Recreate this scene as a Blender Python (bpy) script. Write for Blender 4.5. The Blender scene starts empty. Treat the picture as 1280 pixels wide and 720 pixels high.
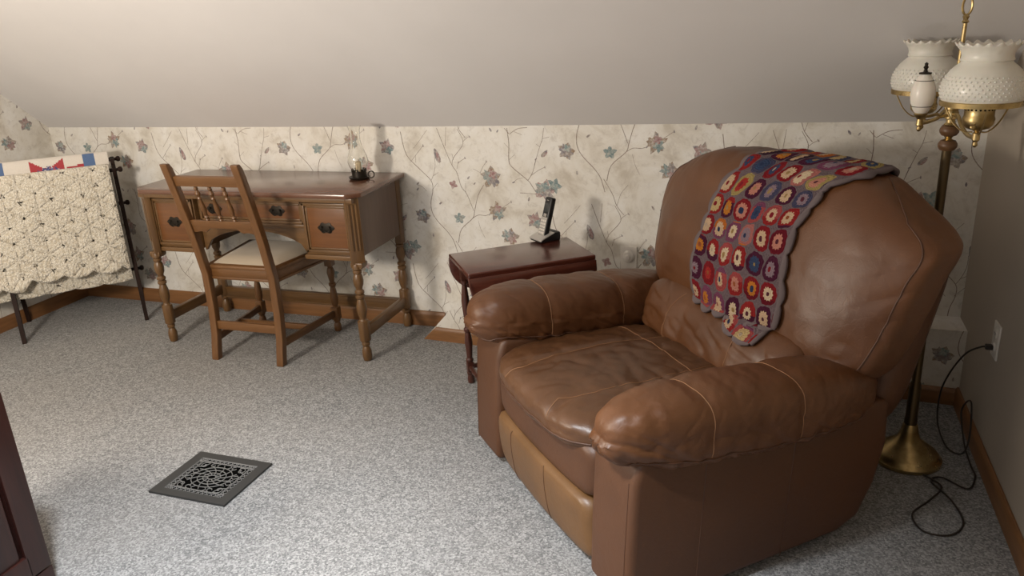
import bpy, bmesh, math, random
from mathutils import Vector, Matrix, noise
from math import sin, cos, pi, radians, sqrt, atan2
random.seed(4)
S = bpy.context.scene
COL = S.collection

# ------------------------------------------------------------------ materials
class NT:
    def __init__(s, name):
        s.m = bpy.data.materials.new(name); s.m.use_nodes = True
        s.t = s.m.node_tree; s.t.nodes.clear()
        s.out = s.t.nodes.new('ShaderNodeOutputMaterial')
        s.b = s.n('ShaderNodeBsdfPrincipled')
        s.link(s.b.outputs[0], s.out.inputs[0])
    def n(s, typ, **kw):
        nd = s.t.nodes.new(typ)
        for k, v in kw.items():
            if hasattr(nd, k): setattr(nd, k, v)
            else: s.set(nd.inputs[k], v)
        return nd
    def link(s, a, b): s.t.links.new(a, b)
    def set(s, sock, v):
        if hasattr(v, 'is_output'): s.link(v, sock)
        else:
            if sock.type == 'RGBA' and len(v) == 3: v = (*v, 1)
            sock.default_value = v
    def math(s, op, a, b=0.0, c=0.0):
        nd = s.t.nodes.new('ShaderNodeMath'); nd.operation = op
        for i, v in enumerate((a, b, c)): s.set(nd.inputs[i], v)
        return nd.outputs[0]
    def mix(s, f, a, b, blend='MIX'):
        nd = s.t.nodes.new('ShaderNodeMix'); nd.data_type = 'RGBA'; nd.blend_type = blend
        s.set(nd.inputs[0], f); s.set(nd.inputs[6], a); s.set(nd.inputs[7], b)
        return nd.outputs[2]
    def ramp(s, f, stops, interp='LINEAR'):
        nd = s.t.nodes.new('ShaderNodeValToRGB'); cr = nd.color_ramp; cr.interpolation = interp
        while len(cr.elements) < len(stops): cr.elements.new(0.5)
        for e, (p, c) in zip(cr.elements, stops):
            e.position = p; e.color = (*c, 1) if len(c) == 3 else c
        s.set(nd.inputs[0], f); return nd.outputs[0]
    def coord(s, kind='Object', scale=(1, 1, 1), rot=(0, 0, 0)):
        tc = s.t.nodes.new('ShaderNodeTexCoord'); mp = s.t.nodes.new('ShaderNodeMapping')
        s.link(tc.outputs[kind], mp.inputs[0])
        mp.inputs['Scale'].default_value = scale; mp.inputs['Rotation'].default_value = rot
        return mp.outputs[0]
    def noise(s, co, scale, detail=2.0, rough=0.5, dist=0.0):
        nd = s.t.nodes.new('ShaderNodeTexNoise')
        s.link(co, nd.inputs['Vector']); nd.inputs['Scale'].default_value = scale
        nd.inputs['Detail'].default_value = detail; nd.inputs['Roughness'].default_value = rough
        nd.inputs['Distortion'].default_value = dist
        return nd.outputs[0]
    def bump(s, h, strength=0.3, dist=0.01, prev=None):
        nd = s.t.nodes.new('ShaderNodeBump'); s.set(nd.inputs['Height'], h)
        nd.inputs['Strength'].default_value = strength; nd.inputs['Distance'].default_value = dist
        if prev is not None: s.link(prev, nd.inputs['Normal'])
        s.link(nd.outputs[0], s.b.inputs['Normal']); return nd.outputs[0]
    def p(s, **kw):
        for k, v in kw.items():
            s.set(s.b.inputs[{'color': 'Base Color', 'rough': 'Roughness', 'metal': 'Metallic', 'spec': 'Specular IOR Level',
                   'coat': 'Coat Weight', 'coatr': 'Coat Roughness', 'trans': 'Transmission Weight', 'ior': 'IOR', 'alpha': 'Alpha',
                   'sheen': 'Sheen Weight', 'sss': 'Subsurface Weight'}[k]], v)
        return s

def wood(name, dark, light, rough=.35, scale=(6, 6, 6), axis='X', coat=.2, spec=.5):
    t = NT(name)
    st = {'X': (2, 30, 30), 'Y': (30, 2, 30), 'Z': (30, 30, 2)}[axis]
    co = t.coord('Object', st)
    g = t.noise(co, 2.2, 5, .6, .6)
    g2 = t.noise(t.coord('Object', tuple(v * .3 for v in st)), 2.0, 2, .5, .3)
    f = t.math('ADD', t.math('MULTIPLY', g, .6), t.math('MULTIPLY', g2, .4))
    t.p(color=t.ramp(f, [(.32, dark), (.68, light)]), rough=rough, coat=coat, coatr=.25)
    t.p(spec=spec); t.bump(g, .06, .003)
    return t.m
def plain(name, c, rough=.5, metal=0, **kw):
    t = NT(name); t.p(color=c, rough=rough, metal=metal, **kw); return t.m

M = {}
M['oakx'] = wood('oak_long', (.088, .044, .015), (.175, .090, .032), .38)
M['oaky'] = wood('oak_deep', (.088, .044, .015), (.175, .090, .032), .38, axis='Y')
M['oakz'] = wood('oak_upright', (.088, .044, .015), (.175, .090, .032), .38, axis='Z')
M['oakpanel'] = wood('oak_drawer_panel', (.115, .044, .014), (.185, .074, .023), .35)
M['desktop'] = wood('desk_top', (.105, .045, .026), (.165, .075, .043), .22, coat=.5)
M['deskside'] = wood('desk_side', (.085, .048, .03), (.13, .074, .047), .45, axis='Z')
M['chairx'] = wood('chair_wood_long', (.105, .045, .013), (.175, .080, .027), .4)
M['chairz'] = wood('chair_wood_upright', (.105, .045, .013), (.175, .080, .027), .4, axis='Z')
M['chairy'] = wood('chair_wood_deep', (.085, .036, .011), (.145, .066, .023), .4, axis='Y')
M['mahog'] = wood('mahogany', (.05, .012, .008), (.115, .030, .017), .2, coat=.6)
M['mahogz'] = wood('mahogany_upright', (.035, .011, .007), (.08, .024, .014), .3, axis='Z')
M['cab'] = wood('cabinet_mahogany', (.016, .004, .003), (.036, .009, .006), .4, axis='Z')
M['rack'] = wood('rack_wood', (.012, .006, .004), (.026, .012, .008), .5, axis='Z', coat=0, spec=.15)
M['skirt'] = wood('baseboard_oak', (.16, .07, .024), (.27, .125, .045), .45)
M['skirty'] = wood('baseboard_oak_y', (.16, .07, .024), (.27, .125, .045), .45, axis='Y')
M['knobwood'] = plain('turned_wood_ball', (.13, .065, .028), .4)
M['iron'] = plain('dark_iron', (.03, .024, .018), .45, .7)
M['black'] = plain('black_plastic', (.012, .012, .013), .35)
M['screen'] = plain('grey_screen', (.05, .055, .055), .15)
M['silver'] = plain('silver_plastic', (.50, .48, .45), .3, .5)
M['white'] = plain('white_plastic', (.72, .68, .62), .4)
M['void'] = plain('vent_darkness', (.003, .003, .003), 1.0, 0, spec=0)
M['register'] = plain('grey_iron', (.034, .034, .033), .55, .2)
M['registerline'] = plain('worn_iron', (.15, .148, .143), .55, .1)
M['cord'] = plain('brown_cord', (.018, .012, .009), .5)
M['wax'] = plain('cream_candle', (.75, .62, .42), .5)
M['seatcloth'] = None
def brass():
    t = NT('brass'); co = t.coord('Object')
    f = t.noise(co, 14, 4, .6)
    t.p(color=t.ramp(f, [(.35, (.30, .21, .085)), (.65, (.62, .48, .24))]), metal=1, rough=t.ramp(f, [(.3, (.5,) * 3), (.7, (.22,) * 3)]))
    return t.m
M['brass'] = brass()
M['pole'] = plain('dark_bronze_pole', (.10, .07, .035), .4, .8)
def milk():
    t = NT('milk_glass'); t.p(color=(.74, .695, .62), rough=.32, sss=.1, coat=.15)
    return t.m
M['milk'] = milk()
def glass():
    t = NT('clear_glass'); t.p(color=(.97, .97, .95), rough=.02, trans=1, ior=1.45)
    return t.m
M['glass'] = glass()
def cloth(name, c, sc=300):
    t = NT(name); co = t.coord('Object'); f = t.noise(co, sc, 2, .6)
    t.p(color=t.mix(f, tuple(v * .85 for v in c), c), rough=.9, sheen=.2); t.bump(f, .3, .002); return t.m
M['seatcloth'] = cloth('tan_seat_cloth', (.47, .39, .29))
M['qwhite'] = cloth('quilt_white', (.74, .69, .62), 160)
M['qred'] = cloth('quilt_red', (.42, .05, .06), 160)
M['qblue'] = cloth('quilt_blue', (.10, .17, .33), 160)
def floral():
    t = NT('quilt_floral'); co = t.coord('Object')
    v = t.n('ShaderNodeTexVoronoi'); t.link(co, v.inputs['Vector']); v.inputs['Scale'].default_value = 130
    t.p(color=t.ramp(v.outputs['Color'], [(.2, (.07, .07, .18)), (.45, (.35, .06, .10)), (.6, (.45, .42, .45)), (.8, (.12, .15, .3))], 'CONSTANT'), rough=.9)
    return t.m
M['qfloral'] = floral()

def leather(name, a, b, rough=.36):
    t = NT(name); co = t.coord('Object')
    big = t.noise(co, 5, 4, .6, .4)
    col = t.ramp(big, [(.3, a), (.7, b)])
    fine = t.noise(co, 38, 5, .65)
    col = t.mix(t.ramp(fine, [(.62, (0, 0, 0)), (.85, (.35,) * 3)]), col, tuple(min(1, v * 1.9) for v in b))
    v = t.n('ShaderNodeTexVoronoi', feature='DISTANCE_TO_EDGE'); t.link(co, v.inputs['Vector']); v.inputs['Scale'].default_value = 260
    t.p(color=col, rough=t.ramp(big, [(.3, (rough - .04,) * 3), (.7, (rough + .08,) * 3)]), spec=.5)
    n1 = t.bump(v.outputs[0], .08, .002)
    cr = t.noise(t.coord('Object', (1, 1, 1)), 16, 5, .6, 1.2)
    n2 = t.bump(cr, .10, .010, n1)
    v2 = t.n('ShaderNodeTexVoronoi', feature='DISTANCE_TO_EDGE'); v2.inputs['Scale'].default_value = 26
    wv = t.n('ShaderNodeTexNoise'); t.link(co, wv.inputs['Vector']); wv.inputs['Scale'].default_value = 9
    mm = t.n('ShaderNodeMix', data_type='VECTOR'); mm.inputs[0].default_value = .12; t.link(co, mm.inputs[4]); t.link(wv.outputs['Color'], mm.inputs[5]); t.link(mm.outputs[1], v2.inputs['Vector'])
    t.bump(t.math('MINIMUM', v2.outputs[0], .05), .16, .012, n2)
    return t.m
M['leather'] = leather('brown_leather', (.084, .031, .0102), (.124, .048, .016), .42)
M['leatherdull'] = leather('brown_leather_panel', (.070, .0262, .0092), (.090, .0345, .0125), .48)
M['leatherseat'] = leather('seat_leather', (.067, .028, .0112), (.104, .046, .019), .36)
M['ochre'] = leather('worn_ochre_leather', (.105, .050, .0165), (.158, .078, .028), .42)
M['seam'] = plain('pale_stitching', (.26, .13, .06), .6)
M['seamdark'] = plain('dark_piping', (.07, .028, .013), .5)

def carpet():
    t = NT('grey_carpet'); co = t.coord('Object')
    v = t.n('ShaderNodeTexVoronoi'); t.link(t.coord('Object', (1, 1, 1)), v.inputs['Vector']); v.inputs['Scale'].default_value = 190
    sp = t.n('ShaderNodeSeparateColor'); t.link(v.outputs['Color'], sp.inputs[0])
    a = t.noise(co, 150, 3, .8); c = t.noise(co, 2.2, 2, .5); d = t.noise(co, 30, 3, .6)
    f = t.math('ADD', t.math('MULTIPLY', sp.outputs[0], .30), t.math('ADD', t.math('MULTIPLY', a, .5), t.math('MULTIPLY', d, .2)))
    col = t.ramp(f, [(.28, (.075, .076, .08)), (.48, (.19, .191, .191)), (.70, (.385, .382, .375))])
    col = t.mix(t.ramp(c, [(.35, (0, 0, 0)), (.7, (.22,) * 3)]), col, (.26, .235, .21))
    t.p(color=col, rough=1.0, spec=.1, sheen=.15)
    t.bump(a, .6, .006)
    return t.m
M['carpet'] = carpet()
def paint(name, c, sc=3, amt=.05):
    t = NT(name); co = t.coord('Object'); f = t.noise(co, sc, 3)
    t.p(color=t.mix(f, tuple(v * (1 - amt) for v in c), tuple(v * (1 + amt) for v in c)), rough=.75, spec=.25)
    g = t.noise(co, 140, 2); t.bump(g, .05, .002)
    return t.m
M['ceil'] = paint('ceiling_paint', (.72, .70, .69))
M['wallpaint'] = paint('wall_paint_beige', (.43, .375, .31))

def paper_color(t, co):
    a = t.noise(co, 5.5, 6, .62, .5); b = t.noise(co, 30, 6, .7, .6)
    base = t.ramp(a, [(.33, (.57, .525, .45)), (.46, (.73, .70, .635)), (.62, (.80, .785, .745))])
    return t.mix(t.ramp(b, [(.52, (0, 0, 0)), (.75, (.62,) * 3)]), base, (.47, .43, .38))
def wallpaper():
    t = NT('floral_wallpaper'); co = t.coord('Object')
    t.p(color=paper_color(t, co), rough=.6, spec=.3); return t.m
def leafmat(name, c1, c2, c3, keep=.35):
    t = NT(name); co = t.coord('Object')
    a = t.noise(co, 30, 3, .6, .4); b = t.noise(co, 95, 3, .65)
    c = t.ramp(a, [(.36, c1), (.5, c2), (.64, c3)])
    f = t.ramp(b, [(.42, (keep * .12,) * 3), (.72, (min(1, keep + .30),) * 3)])
    t.p(color=t.mix(f, c, paper_color(t, co)), rough=.6, spec=.3); return t.m
M['paper'] = wallpaper()
M['pstem'] = leafmat('paper_stem', (.19, .14, .11), (.24, .18, .14), (.28, .22, .18), .15)
M['pteal'] = leafmat('paper_leaf_teal', (.13, .21, .225), (.20, .28, .285), (.28, .29, .27))
M['pmauve'] = leafmat('paper_leaf_mauve', (.28, .125, .13), (.32, .18, .18), (.34, .25, .23))
M['pgrey'] = leafmat('paper_leaf_grey', (.155, .145, .17), (.22, .19, .20), (.31, .26, .22))
M['polive'] = leafmat('paper_leaf_olive', (.27, .18, .105), (.29, .21, .15), (.20, .19, .20))
PAPER = [M['paper'], M['pstem'], M['pteal'], M['pmauve'], M['pgrey'], M['polive']]

# ------------------------------------------------------------------ mesh builder
class MB:
    def __init__(s): s.v = []; s.f = []; s.mi = []; s.uv = {}
    def add(s, vs, fs, mi=0):
        o = len(s.v); s.v += [tuple(p) for p in vs]
        for f in fs: s.f.append(tuple(i + o for i in f)); s.mi.append(mi)
        return s
    def bm(s, b, mi=0, mat=None):
        b.verts.ensure_lookup_table()
        vs = [(mat @ v.co if mat else v.co) for v in b.verts]
        for i, v in enumerate(b.verts): v.index = i
        s.add(vs, [[v.index for v in f.verts] for f in b.faces], mi); b.free(); return s
    def box(s, c, d, bev=.003, mi=0, rot=None):
        b = bmesh.new(); bmesh.ops.create_cube(b, size=1)
        for v in b.verts: v.co = Vector((v.co.x * d[0], v.co.y * d[1], v.co.z * d[2]))
        if bev > 0: bmesh.ops.bevel(b, geom=b.edges[:], offset=min(bev, min(d) * .45), segments=2, profile=.6, affect='EDGES')
        m = Matrix.Translation(c)
        if rot is not None: m = m @ rot
        return s.bm(b, mi, m)
    def bar(s, a, b_, w, h, bev=.003, mi=0, up=(0, 0, 1)):
        a = Vector(a); b_ = Vector(b_); d = b_ - a; x = d.normalized(); u = Vector(up)
        y = u.cross(x).normalized(); z = x.cross(y)
        return s.box((a + b_) / 2, (d.length, w, h), bev, mi, Matrix((x, y, z)).transposed().to_4x4())
    def prism(s, pts, lo, hi, axis='x', bev=.003, mi=0, seg=2):
        b = bmesh.new()
        def P(p, h): return {'x': (h, p[0], p[1]), 'y': (p[0], h, p[1]), 'z': (p[0], p[1], h)}[axis]
        A = [b.verts.new(P(p, lo)) for p in pts]; B = [b.verts.new(P(p, hi)) for p in pts]
        b.faces.new(A); b.faces.new(B[::-1]); n = len(pts)
        for i in range(n): b.faces.new((A[i], B[i], B[(i + 1) % n], A[(i + 1) % n]))
        bmesh.ops.recalc_face_normals(b, faces=b.faces[:])
        if bev > 0:
            es = [e for e in b.edges if len(e.link_faces) == 2 and e.calc_face_angle(0) > .6]
            bmesh.ops.bevel(b, geom=es, offset=bev, segments=seg, profile=.5, affect='EDGES')
        return s.bm(b, mi)
    def tube(s, pts, r, n=8, mi=0, cap=True, closed=False):
        pts = [Vector(p) for p in pts]; N = len(pts); vs = []; fs = []
        rr = r if isinstance(r, (list, tuple)) else [r] * N
        nrm = None
        for i, p in enumerate(pts):
            if closed: t = (pts[(i + 1) % N] - pts[i - 1]).normalized()
            else: t = (pts[min(i + 1, N - 1)] - pts[max(i - 1, 0)]).normalized()
            if nrm is None:
                nrm = t.orthogonal().normalized()
            else:
                nrm = (nrm - t * nrm.dot(t)).normalized()
            bn = t.cross(nrm)
            for k in range(n):
                a = 2 * pi * k / n; vs.append(p + (nrm * cos(a) + bn * sin(a)) * rr[i])
        L = N if closed else N - 1
        for i in range(L):
            j = (i + 1) % N
            for k in range(n): fs.append((i * n + k, i * n + (k + 1) % n, j * n + (k + 1) % n, j * n + k))
        if cap and not closed: fs.append(tuple(range(n))[::-1]); fs.append(tuple((N - 1) * n + k for k in range(n)))
        return s.add(vs, fs, mi)
    def lathe(s, prof, c=(0, 0, 0), n=24, mi=0, cap=True, mat=None, rfun=None):
        vs = []; fs = []
        for i, (r, z) in enumerate(prof):
            for k in range(n):
                a = 2 * pi * k / n; R = r * (rfun(i, a) if rfun else 1)
                p = Vector((R * cos(a), R * sin(a), z))
                vs.append((mat @ p if mat else p) + Vector(c))
        for i in range(len(prof) - 1):
            for k in range(n): fs.append((i * n + k, i * n + (k + 1) % n, (i + 1) * n + (k + 1) % n, (i + 1) * n + k))
        if cap:
            fs.append(tuple(range(n))[::-1]); fs.append(tuple((len(prof) - 1) * n + k for k in range(n)))
        return s.add(vs, fs, mi)
    def build(s, name, mats, parent=None, smooth=35, loc=None):
        me = bpy.data.meshes.new(name); me.from_pydata(s.v, [], s.f)
        for m in (mats if isinstance(mats, (list, tuple)) else [mats]): me.materials.append(m)
        me.polygons.foreach_set('material_index', s.mi)
        if smooth:
            me.polygons.foreach_set('use_smooth', [True] * len(me.polygons))
            me.update()
            me.set_sharp_from_angle(angle=radians(smooth))
        me.update()
        o = bpy.data.objects.new(name, me); COL.objects.link(o)
        if parent: o.parent = parent
        if loc: o.location = loc
        return o

def crom(pts, n=6, closed=False):
    pts = [Vector(p) for p in pts]; out = []; N = len(pts)
    for i in range(N if closed else N - 1):
        if closed: a, b, c, d = pts[i - 1], pts[i], pts[(i + 1) % N], pts[(i + 2) % N]
        else: a, b, c, d = pts[max(i - 1, 0)], pts[i], pts[i + 1], pts[min(i + 2, N - 1)]
        for k in range(n):
            t = k / n
            out.append(.5 * ((2 * b) + (c - a) * t + (2 * a - 5 * b + 4 * c - d) * t * t + (3 * b - a - 3 * c + d) * t ** 3))
    if not closed: out.append(pts[-1])
    return out
def thing(name, label, cat, loc=(0, 0, 0), rz=0, group=None):
    o = bpy.data.objects.new(name, None); COL.objects.link(o)
    o.location = loc; o.rotation_euler = (0, 0, rz); o.empty_display_size = .1
    tag(o, label, cat, group); return o
def tag(o, label, cat, group=None):
    o['label'] = label; o['category'] = cat
    if group: o['group'] = group
    return o
def struct(o): o['kind'] = 'structure'; return o
def ridge(a, b, c_, k=5.0):
    n = noise.noise(Vector((a, b, c_)))
    return max(0, 1 - abs(n) * k) ** 1.5
def fbm(p, o=3): return noise.fractal(Vector(p), 1.0, 2.0, o)
def smooth01(t): t = max(0, min(1, t)); return t * t * (3 - 2 * t)
STEMS= [(2.6,[(-1.716,0.983),(-1.695,0.874),(-1.632,0.806),(-1.577,0.751),(-1.572,0.704),(-1.586,0.651),(-1.586,0.599),(-1.562,0.555),(-1.513,0.505),(-1.482,0.462),(-1.463,0.4)]),(1.6,[(-1.675,0.84),(-1.644,0.874),(-1.603,0.917)]),(1.3,[(-1.655,0.904),(-1.619,0.942),(-1.577,0.991)]),(1.3,[(-1.646,0.874),(-1.649,0.836)]),(1.6,[(-1.577,0.751),(-1.56,0.782),(-1.548,0.825),(-1.548,0.867)]),(1.3,[(-1.576,0.704),(-1.544,0.74)]),(1.3,[(-1.605,0.699),(-1.626,0.72),(-1.649,0.728)]),(1.3,[(-1.565,0.773),(-1.535,0.791)]),(2.2,[(-1.525,1.0),(-1.495,0.918),(-1.46,0.831),(-1.436,0.794),(-1.418,0.727),(-1.392,0.694),(-1.361,0.614)]),(1.6,[(-1.476,1.004),(-1.486,0.918)]),(2.0,[(-1.419,0.997),(-1.395,0.953),(-1.398,0.92),(-1.449,0.861),(-1.458,0.827)]),(1.5,[(-1.396,0.936),(-1.375,0.954),(-1.358,0.963)]),(1.6,[(-1.434,0.811),(-1.422,0.841),(-1.388,0.862)]),(1.3,[(-1.449,0.853),(-1.454,0.882)]),(1.3,[(-1.396,0.703),(-1.395,0.745)]),(2.6,[(-1.454,0.45),(-1.434,0.518),(-1.369,0.577),(-1.356,0.615),(-1.333,0.688),(-1.301,0.74)]),(1.5,[(-1.28,0.85),(-1.3,0.823),(-1.316,0.794)]),(1.2,[(-1.349,0.814),(-1.316,0.798)]),(2.0,[(-1.369,0.577),(-1.339,0.594),(-1.302,0.594),(-1.279,0.601)]),(1.5,[(-1.227,0.625),(-1.199,0.644),(-1.166,0.666)]),(1.2,[(-1.341,0.568),(-1.33,0.525),(-1.31,0.482)]),(2.8,[(-1.169,1.003),(-1.163,0.932),(-1.167,0.86),(-1.153,0.828),(-1.078,0.769),(-1.057,0.741),(-1.041,0.717)]),(2.2,[(-1.16,0.978),(-1.182,1.003)]),(2.0,[(-1.158,0.976),(-1.118,1.0),(-1.071,1.006)]),(1.4,[(-1.136,0.988),(-1.098,0.974)]),(2.0,[(-1.078,0.769),(-1.054,0.806),(-1.035,0.867)]),(1.7,[(-1.064,0.79),(-1.028,0.815),(-0.994,0.832)]),(1.8,[(-1.044,0.839),(-1.016,0.919),(-1.001,0.958),(-0.993,1.005)]),(1.3,[(-1.001,0.958),(-0.969,0.966)]),(1.7,[(-1.042,0.708),(-1.081,0.709),(-1.12,0.71)]),(1.3,[(-1.103,0.779),(-1.13,0.773),(-1.148,0.758)]),(1.2,[(-1.032,0.934),(-1.015,0.923)]),(1.1,[(-1.166,0.916),(-1.186,0.936)]),(1.1,[(-1.167,0.86),(-1.137,0.885)]),(2.2,[(-1.468,0.458),(-1.43,0.394),(-1.41,0.341),(-1.379,0.302)]),(1.4,[(-1.41,0.341),(-1.391,0.397),(-1.36,0.435)])]
LEAVES= [('A',-1.258,0.775,0.05),('B',-1.239,0.616,0.0433),('teal',-1.44,0.574,0.0283),('rose',-1.459,0.736,0.025),('bud',-1.534,0.871,0.0367),('dk',-1.636,0.575,0.04),('C',-1.0,0.727,0.05),('D',-1.05,0.583,0.04),('s',-1.648,0.735,0.0108),('s',-1.651,0.708,0.0108),('s',-1.534,0.643,0.0117),('s',-1.377,0.771,0.0108),('s',-1.347,0.745,0.0083),('s',-1.077,0.683,0.0117),('s',-1.148,0.758,0.0092),('bud2',-0.994,0.893,0.0217),('s',-1.251,0.995,0.0117),('s',-1.216,0.989,0.0083),('s',-1.358,0.963,0.0075),('s',-1.603,0.917,0.0075),('s',-1.589,0.481,0.01),('s',-1.424,0.842,0.0067),('s',-1.388,0.864,0.0067),('s',-1.035,0.867,0.0067),('s',-0.994,0.832,0.0067),('s',-1.279,0.601,0.0083),('s',-1.166,0.666,0.0075),('s',-1.28,0.85,0.0067),('A2',-1.18,0.5,0.0433)]
# ------------------------------------------------------------------ room
XL, XR, XB, YB, YR, YF = -3.93, .69, -1.57, 3.395, 3.200, -1.7
SL = .876                                   # pitch of the sloped ceiling
ZL, ZR, ZT = 1.006, 1.046, 2.30
YLc = 3.432
def wall_y(x): return YB + (YLc - YB) * (x - XB) / (XL - XB) if x < XB else YB + (YR - YB) * (x - XB) / (XR - XB)
def wall_z(x): return ZL if x < XB else ZL + (ZR - ZL) * (x - XB) / (XR - XB)

def clip(poly, region):
    n = len(region)
    for i in range(n):
        a, b = region[i], region[(i + 1) % n]; out = []
        def side(p): return (b[0] - a[0]) * (p[1] - a[1]) - (b[1] - a[1]) * (p[0] - a[0])
        for j in range(len(poly)):
            p, q = poly[j], poly[(j + 1) % len(poly)]; sp, sq = side(p), side(q)
            if sp >= 0: out.append(p)
            if (sp >= 0) != (sq >= 0):
                t = sp / (sp - sq); out.append((p[0] + (q[0] - p[0]) * t, p[1] + (q[1] - p[1]) * t))
        poly = out
        if len(poly) < 3: return []
    return poly
def maple(cx, cz, r, ang, rnd, lobes=5):
    pts = []; n = lobes * 4
    for i in range(n):
        a = ang + 2 * pi * i / n; k = i % 4
        rr = (1.0, .72, .52, .78)[k] * r * (1 + .26 * (rnd.random() - .5))
        pts.append((cx + rr * cos(a), cz + rr * sin(a)))
    return pts
def lancet(cx, cz, r, ang, w=.36):
    out = []
    for i in range(12):
        a = 2 * pi * i / 12; x = r * cos(a); y = r * w * sin(a) * (1 - .25 * cos(a))
        out.append((cx + x * cos(ang) - y * sin(ang), cz + x * sin(ang) + y * cos(ang)))
    return out
TEAL, MAUVE, GREY, OLIVE = 2, 3, 4, 5
def print_pattern(mb, region, to3, off=(0, 0)):
    """wallpaper print: every leaf and twig of the repeat, clipped to the wall it is pasted on"""
    xs = [p[0] for p in region]; zs = [p[1] for p in region]
    def put(poly, mi, lift):
        # fan-triangulate concave leaves about their centre
        c = (sum(p[0] for p in poly) / len(poly), sum(p[1] for p in poly) / len(poly))
        for i in range(len(poly)):
            q = clip([c, poly[i], poly[(i + 1) % len(poly)]], region)
            if len(q) >= 3: mb.add([to3(p[0], p[1], lift) for p in q], [tuple(range(len(q)))], mi)
    for i in range(-6, 7):
        for k in range(-6, 7):
            dx = i * .745 + off[0]; dz = i * .33 + k * .655 + off[1]
            if dx - 1.7 > max(xs) or dx - .8 < min(xs) or dz + .2 > max(zs) + .2 or dz + 1.1 < min(zs): continue
            rnd = random.Random(i * 31 + k * 7)
            for w, pts in STEMS:
                path = crom([(p[0] + dx, p[1] + dz, 0) for p in pts], 4)
                hw = w * .00062
                for a, b in zip(path[:-1], path[1:]):
                    d = (b - a)
                    if d.length < 1e-5: continue
                    nx = Vector((-d.y, d.x, 0)).normalized() * hw
                    q = clip([(a - nx)[:2], (b - nx)[:2], (b + nx)[:2], (a + nx)[:2]], region)
                    if len(q) >= 3: mb.add([to3(p[0], p[1], .0004) for p in q], [tuple(range(len(q)))], 1)
            rnd = random.Random(5)
            for t, x, z, r in LEAVES:
                x += dx; z += dz
                if t == 's': put(lancet(x, z, r * .9, rnd.random() * 2 + .3, .42), GREY, .0006); continue
                if t in ('bud', 'bud2'):
                    put(lancet(x, z, r, 1.9 if t == 'bud' else .8, .36), GREY, .0006); put(lancet(x + .004, z - .004, r * .7, 1.8 if t == 'bud' else .8, .3), MAUVE, .0008); continue
                if t == 'teal': put(maple(x, z, r * 1.1, 1.57, rnd), TEAL, .0006); continue
                if t == 'rose':
                    put(maple(x, z, r * .95, 1.2, rnd, 4), MAUVE, .0006); continue
                c = {'A': (OLIVE, TEAL, GREY, MAUVE), 'B': (OLIVE, OLIVE, TEAL, MAUVE), 'dk': (OLIVE, GREY, GREY, TEAL), 'C': (MAUVE, TEAL, GREY, TEAL), 'D': (GREY, MAUVE, TEAL, MAUVE), 'A2': (OLIVE, TEAL, MAUVE, GREY)}[t]
                put(maple(x, z, r * 1.08, 1.3 + rnd.random() * .5, rnd), c[0], .0005)
                if t == 'C': put(maple(x + r * .95, z + r * .45, r * .75, 1.2, rnd), c[3], .0005)
                put(maple(x - r * .28, z + r * .1, r * .72, 2.0 + rnd.random(), rnd), c[1], .0007)
                put(maple(x + r * .22, z - r * .25, r * .66, .6 + rnd.random(), rnd), c[2], .0009)
                put(maple(x + r * .10, z + r * .34, r * .5, 1.2 + rnd.random(), rnd, 4), c[3], .0011)
# back knee wall (two slightly differing planes)
mb = MB()
mb.add([(XL, YLc, 0), (XB, YB, 0), (XB, YB, ZL), (XL, YLc, ZL)], [(0, 1, 2, 3)])
mb.add([(XB, YB, 0), (XR, YR, 0), (XR, YR, ZR), (XB, YB, ZL)], [(0, 1, 2, 3)])
print_pattern(mb, [(XL, .0), (XB, .0), (XB, ZL), (XL, ZL)], lambda x, z, l: (x, wall_y(x) - l, z))
print_pattern(mb, [(XB, .0), (XR, .0), (XR, ZR), (XB, ZL)], lambda x, z, l: (x, wall_y(x) - l, z))
struct(mb.build('wall_back', PAPER, smooth=0))
# left gable wall, wallpapered
mb = MB()
yT = YLc - (ZT - ZL) / SL
reg = [(YF, 0), (YLc, 0), (YLc, ZL), (yT, ZT), (YF, ZT)]
mb.add([(XL, y, z) for y, z in reg], [(0, 1, 2, 3, 4)])
print_pattern(mb, reg, lambda y, z, l: (XL + l, y, z), off=(.62, .12))
struct(mb.build('wall_left', PAPER, smooth=0))
# right wall, plain paint
mb = MB(); yTR = YR - (ZT - ZR) / SL
mb.add([(XR, YF, 0), (XR, YR, 0), (XR, YR, ZR), (XR, yTR, ZT), (XR, YF, ZT)], [(4, 3, 2, 1, 0)])
struct(mb.build('wall_right', M['wallpaint'], smooth=0))
# ceiling: slope + flat
mb = MB(); yTB = YB - (ZT - ZL) / SL
mb.add([(XL, YLc, ZL), (XB, YB, ZL), (XR, YR, ZR), (XR, yTR, ZT), (XB, yTB, ZT), (XL, yT, ZT), (XR, YF, ZT), (XL, YF, ZT)],
       [(0, 1, 4, 5), (1, 2, 3, 4), (5, 4, 3, 6, 7)])
struct(mb.build('ceiling', M['ceil'], smooth=0))
# front wall behind the viewer with a window opening
wx0, wx1, wz0, wz1 = -2.5, -.9, .95, 1.95
mb = MB()
for a, b, c, d in ((XL, wx0, 0, ZT), (wx1, XR, 0, ZT), (wx0, wx1, 0, wz0), (wx0, wx1, wz1, ZT)):
    mb.add([(a, YF, c), (b, YF, c), (b, YF, d), (a, YF, d)], [(3, 2, 1, 0)])
struct(mb.build('wall_front', M['wallpaint'], smooth=0))
mb = MB()
for x in (wx0, (wx0 + wx1) / 2, wx1): mb.box((x, YF, (wz0 + wz1) / 2), (.06, .05, wz1 - wz0 + .06))
for z in (wz0, (wz0 + wz1) / 2, wz1): mb.box(((wx0 + wx1) / 2, YF, z), (wx1 - wx0 + .06, .04, .05))
struct(mb.build('window_1', M['white']))
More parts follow.
